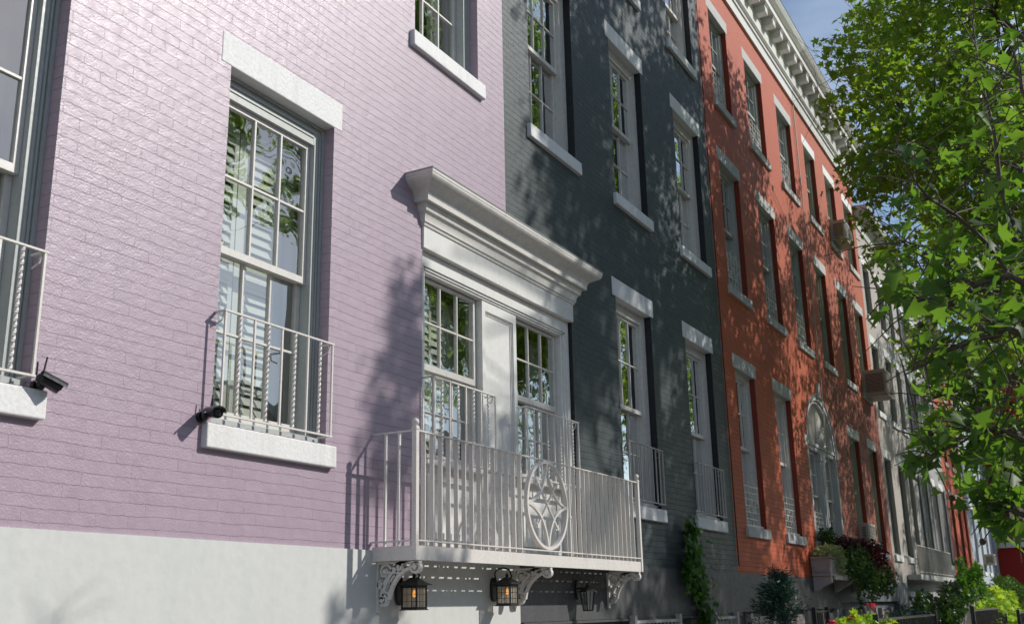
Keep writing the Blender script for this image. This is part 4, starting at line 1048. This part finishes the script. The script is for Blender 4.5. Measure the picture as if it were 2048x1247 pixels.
# planter under the arched window
pl = empty('planter_box', (17.75, 0, 2.03), 'mauve grey wooden window box on brackets under the arched window', 'planter')
PX_0, PX_1 = 17.72, 21.15
def taper(mb, x0, x1, y0, z0, z1, f):
    mb.add([(x0 + f, y0 + f, z0), (x1 - f, y0 + f, z0), (x1 - f, -.02, z0), (x0 + f, -.02, z0), (x0, y0, z1), (x1, y0, z1), (x1, -.02, z1), (x0, -.02, z1)],
           [(0, 3, 2, 1), (4, 5, 6, 7), (0, 1, 5, 4), (1, 2, 6, 5), (2, 3, 7, 6), (3, 0, 4, 7)])
mb = MB(); taper(mb, PX_0, PX_1, -.34, 2.06, 2.30, .03); mb.box(PX_0 - .02, PX_1 + .02, -.36, -.02, 2.301, 2.33); mb.box(PX_0 + .01, PX_1 - .01, -.33, -.02, 2.03, 2.0595)
mb.build('box', M['planter'], pl, bevel=.003)
mb = MB(); mb.box(PX_0 - .001, PX_0 + .012, -.29, -.07, 2.10, 2.112); mb.box(PX_0 - .001, PX_0 + .012, -.29, -.07, 2.26, 2.272); mb.box(PX_0 - .001, PX_0 + .012, -.30, -.288, 2.10, 2.272); mb.box(PX_0 - .001, PX_0 + .012, -.075, -.063, 2.10, 2.272)
mb.build('side_moulding', M['planter'], pl)
for x in (PX_0 + .04, 19.2, 20.7):
    mb = MB(); mb.extr([(-.02, 1.78), (-.02, 2.03), (-.31, 2.03), (-.31, 1.93), (-.26, 1.90), (-.16, 1.86), (-.08, 1.80)], x, x + .14); mb.build('bracket', M['planter'], pl, bevel=.004)
for x in np.arange(PX_0 + .25, PX_1 - .2, .11): MB().box(x, x + .05, -.345, -.31, 1.97, 2.029).build('dentil', M['trim'], pl)
plant('ivy_plant', 'pale variegated ivy at the left end of the window box', 'plant', (17.9, -.2, 2.33), [('foliage', ballpts(rg, 500, (18.0, -.25, 2.40), (.42, .28, .13)), .07, 'leafV', 'star', dict(rng=rg)), ('stem', ballpts(rg, 160, (18.3, -.38, 2.22), (.35, .06, .16)), .06, 'leafV', 'star', dict(rng=rg))])
plant('trailing_plant', 'green trailing plant spilling over the front of the window box', 'plant', (19.2, -.25, 2.3), [('foliage', np.concatenate([ballpts(rg, 1500, (19.3, -.42, 2.25), (.9, .22, .32)), ballpts(rg, 900, (20.3, -.45, 2.0), (.8, .2, .35)), ballpts(rg, 60, (19.1, -.45, 1.7), (.1, .05, .3))]), .075, 'leafT', 'oval', dict(rng=rg))])
plant('coleus_plant', 'burgundy leaved mass along the back of the window box', 'plant', (19.8, -.2, 2.35), [('foliage', np.concatenate([ballpts(rg, 1300, (19.5, -.2, 2.56), (1.1, .25, .17)), ballpts(rg, 1500, (20.6, -.35, 2.42), (.7, .35, .32))]), .085, 'leafR', 'oval', dict(rng=rg))])
plant('trailing_vine', 'dusky brown trailing vine hanging off the right end of the window box', 'plant', (21.0, -.3, 2.1), [('foliage', ballpts(rg, 900, (21.1, -.5, 2.02), (.6, .25, .33)), .07, 'leafD', 'oval', dict(rng=rg))])
plant('potted_bush', 'dark leafy bush rising behind the pale ivy at the arched window', 'plant', (18.7, -.15, 2.4), [('foliage', ballpts(rg, 700, (18.6, -.12, 2.58), (.4, .18, .26)), .07, 'leafD', 'oval', dict(rng=rg))])
# wall ivy on grey house
path = [(12.55, .8), (12.40, 1.1), (12.25, 1.35), (12.2, 1.55), (12.05, 1.75), (12.10, 1.92), (11.92, 2.1), (11.98, 2.28), (11.9, 2.42), (11.88, 2.5)]
P = []
for i in range(len(path) - 1):
    for k in range(80):
        q = rg.uniform(); w_ = .085 * (1 - .085 * i) ; x = path[i][0] + (path[i + 1][0] - path[i][0]) * q + rg.normal() * w_; z = path[i][1] + (path[i + 1][1] - path[i][1]) * q + rg.normal() * .05
        P.append((x, -.04 - abs(rg.normal()) * .07, z))
for k in range(150): P.append((11.66 + rg.normal() * .07, -.10 - abs(rg.normal()) * .07, 2.12 + rg.normal() * .15 - (k % 5) * .02))
for k in range(90): P.append((11.80 + rg.normal() * .1, -.08 - abs(rg.normal()) * .05, 1.98 + rg.normal() * .09))
iv = empty('ivy_vine', (12.5, -.05, 0), 'green ivy vine climbing the dark grey house below its right window', 'vine')
leaves('foliage', np.array(P), .085, M['leafI'], iv, rg, nrm=np.array([[0, -1.6, 0]]), up=.4, droop=.5, origin=(12.5, -.05, 0))
MB().tube([(12.62, -.03, 0)] + [(a, -.03, b) for a, b in path], .012, 6, r1=.004).build('stem', M['twig'], iv)
# conifer
def conifer(x, y, h, r, z0, label, seed, n=9000):
    rng = np.random.default_rng(seed); c = empty('conifer', (x, y, 0), label, 'tree')
    MB().tube([(x, y, 0), (x + .02, y, h * .5), (x, y, h - .05)], .035, 7, r1=.008).build('trunk', M['twig'], c)
    P = []; D = []
    for b in range(120):
        t = rng.uniform() ** .8; z = z0 + (h - z0) * t; a = rng.uniform(0, 2 * math.pi); l = r * (1 - t) ** .8 * rng.uniform(.7, 1.15) + .05
        d = np.array((math.cos(a), math.sin(a), .55)); d /= np.linalg.norm(d)
        for k in range(n // 120):
            q = rng.uniform(.1, 1); P.append(np.array((x, y, z)) + d * l * q + rng.normal(size=3) * .035); D.append(d)
    leaves('foliage', np.array(P), .075, M['leafC'], c, rng, kind='needle', dirs=np.array(D), up=.3, droop=0, origin=(x, y, 0))
conifer(12.1, -.98, 1.93, .62, .3, 'blue green conifer shrub in front of the orange house', 5)
def shrub(label, x, y, z, r, mat, n, size, seed, cat='shrub', kind='star', name='shrub'):
    rng = np.random.default_rng(seed); c = empty(name, (x, y, 0), label, cat)
    mb = MB()
    for k in range(5): mb.tube([(x, y, 0), (x + rng.normal() * r[0] * .3, y + rng.normal() * r[1] * .3, z)], .02, 6, r1=.006)
    mb.build('stem', M['twig'], c)
    P = []
    for k in range(26):
        d = rng.normal(size=3); d /= np.linalg.norm(d); q = np.array((x, y, z)) + d * np.array(r) * rng.uniform(.4, .95)
        P.append(ballpts(rng, n // 26, q, tuple(v * .32 for v in r), .6))
    leaves('foliage', np.concatenate(P), size, M[mat], c, rng, kind=kind, origin=(x, y, 0))
    return c
shrub('dark green bush in front of the grey house basement rail', 25.3, -1.0, 1.35, (3.2, .55, .62), 'leafD', 5200, .11, 11)
shrub('bright yellow green vine bush glowing in the sun by the fence', 25.0, -2.12, 1.36, (4.2, .22, .50), 'leafY', 7500, .12, 12)
shrub('tall light green bush behind the glowing vine bush', 29.6, -1.1, 1.95, (2.1, .35, .62), 'leafI', 2400, .12, 13)
shrub('rounded dark privet shrub before the crimson corner house', 38.5, -1.3, 1.7, (5.0, .5, .7), 'leafI', 4200, .10, 14, kind='oval')
shrub('low feathery dark shrub behind the iron rail', 19.6, -1.2, 1.32, (1.5, .4, .25), 'leafC', 2600, .10, 15, kind='needle')
g = shrub('bright geranium bush with red blooms above the iron rail', 13.4, -1.65, 1.28, (1.2, .3, .2), 'leafY', 1500, .085, 16, cat='flowers', name='geranium')
for (x, y, z) in ((13.9, -1.65, 1.56), (12.6, -1.65, 1.44), (11.9, -1.6, 1.40)):
    o = leaves('bloom', ballpts(rg, 26, (x, y, z), (.05, .05, .035)), .04, M['petal'], g, rg, kind='oval', origin=(13.4, -1.65, 0))
# fences
def fence(x0, x1, y, zt, mat, label, n, th=.012):
    f = empty('iron_fence', (x0, y, 0), label, 'fence', 'iron fences before the areaways')
    MB().box(x0, x1, y - .015, y + .015, zt - .03, zt).build('rail', mat, f); MB().box(x0, x1, y - .012, y + .012, .15, .18).build('rail', mat, f)
    mb = MB()
    for i in range(n + 1):
        x = x0 + (x1 - x0) * i / n; mb.box(x - th / 2, x + th / 2, y - th / 2, y + th / 2, .0, zt + .0)
    mb.build('pickets', mat, f)
    for x in (x0, x1): MB().box(x - .03, x + .03, y - .03, y + .03, 0, zt + .05).build('post', mat, f)
fence(13.2, 17.8, -1.8, 1.42, M['iron_b'], 'black iron fence right of the geraniums', 38)
fence(18.2, 23.5, -2.3, 1.47, M['iron_b'], 'dark iron fence before the dark green bush', 60)
fence(24.0, 32, -2.5, 1.36, M['iron_b'], 'dark iron fence below the glowing vine bush', 80)
for a, b, lab in ((10.15, 11.42, 'low pale iron rail under the left grey house window'), (12.62, 13.48, 'low pale iron rail right of the ivy'), (16.9, 17.75, 'dark iron rail before the orange house basement')):
    fence(a, b, -.05 if a < 16 else -.2, 1.475 if a < 16 else 1.5, M['iron_g'] if a < 16 else M['iron_b'], lab, int((b - a) / .1))

# ------------------------------------------------------------ ground
def sheet(name, x0, x1, y0, y1, z, mat):
    o = MB().quad((x0, y0, z), (x1, y0, z), (x1, y1, z), (x0, y1, z)).build(name, mat); return props(o, kind='structure')
sheet('ground', -900, 900, -900, 900, -.16, M['soil'])
props(MB().box(-80, 200, -6.9, -.0, -.15, 0).build('pavement', M['concrete']), kind='structure')
sheet('road', -80, 200, -14.2, -6.9, -.145, M['asphalt'])
props(MB().box(-80, 200, -19, -14.2, -.15, 0).build('far_pavement', M['concrete']), kind='structure')

# ------------------------------------------------------------ light, world, camera
w = bpy.data.worlds.new("World"); S.world = w; w.use_nodes = True
nt = w.node_tree; nt.nodes.clear(); L = nt.links.new
out = nt.nodes.new('ShaderNodeOutputWorld'); bg = nt.nodes.new('ShaderNodeBackground'); sky = nt.nodes.new('ShaderNodeTexSky')
sky.sky_type = 'NISHITA'; sky.sun_disc = False
LD = Vector((-.74, 1.0, -.85)).normalized()
sky.sun_elevation = math.asin(-LD.z); sky.sun_rotation = math.atan2(-LD.x, -LD.y)
sky.air_density = 1.0; sky.dust_density = .4; sky.ozone_density = .7
tc = nt.nodes.new('ShaderNodeTexCoord'); mp = nt.nodes.new('ShaderNodeMapping'); mp.inputs['Scale'].default_value = (1, 1, 2.2); L(tc.outputs['Generated'], mp.inputs[0])
nz = nt.nodes.new('ShaderNodeTexNoise'); nz.inputs['Scale'].default_value = 2.6; nz.inputs['Detail'].default_value = 7; nz.inputs['Roughness'].default_value = .55; L(mp.outputs[0], nz.inputs['Vector'])
cr = ramp(nt, nz.outputs[0], .47, .75); cf = math_(nt, 'MULTIPLY', cr, .3)
cl = mixc(nt, cf, sky.outputs[0], (11, 11.5, 12)); L(cl, bg.inputs[0]); bg.inputs[1].default_value = .125
L(bg.outputs[0], out.inputs[0])
sd = bpy.data.lights.new('sun', 'SUN'); sd.energy = 3.95; sd.angle = R(.65); sd.color = (1, .96, .90)
so = bpy.data.objects.new('sun', sd); COL.objects.link(so); so.rotation_euler = LD.to_track_quat('-Z', 'Y').to_euler(); so.location = (10, -20, 25)

cam = bpy.data.cameras.new('camera'); co = bpy.data.objects.new('camera', cam); COL.objects.link(co)
cam.sensor_width = 36; cam.lens = 36 * 2114.54 / 2048; cam.clip_end = 3000; cam.clip_start = .05
r_ = Vector((0.48480836, -0.8743958, -0.01982024)); u_ = Vector((-0.22779485, -0.14811531, 0.96237797)); d_ = Vector((0.84443493, 0.46205394, 0.2709904))
mt = Matrix((r_, u_, -d_)).transposed().to_4x4(); mt.translation = Vector((0, -4.3, 1.6)); co.matrix_world = mt
cam.dof.use_dof = True; cam.dof.focus_distance = 8.0; cam.dof.aperture_fstop = 4.5
S.camera = co
S.render.resolution_x = 1024; S.render.resolution_y = 623
S.view_settings.view_transform = 'Standard'; S.view_settings.look = 'None'; S.view_settings.gamma = 1; S.view_settings.use_curve_mapping = False
S.view_settings.exposure = 0.0
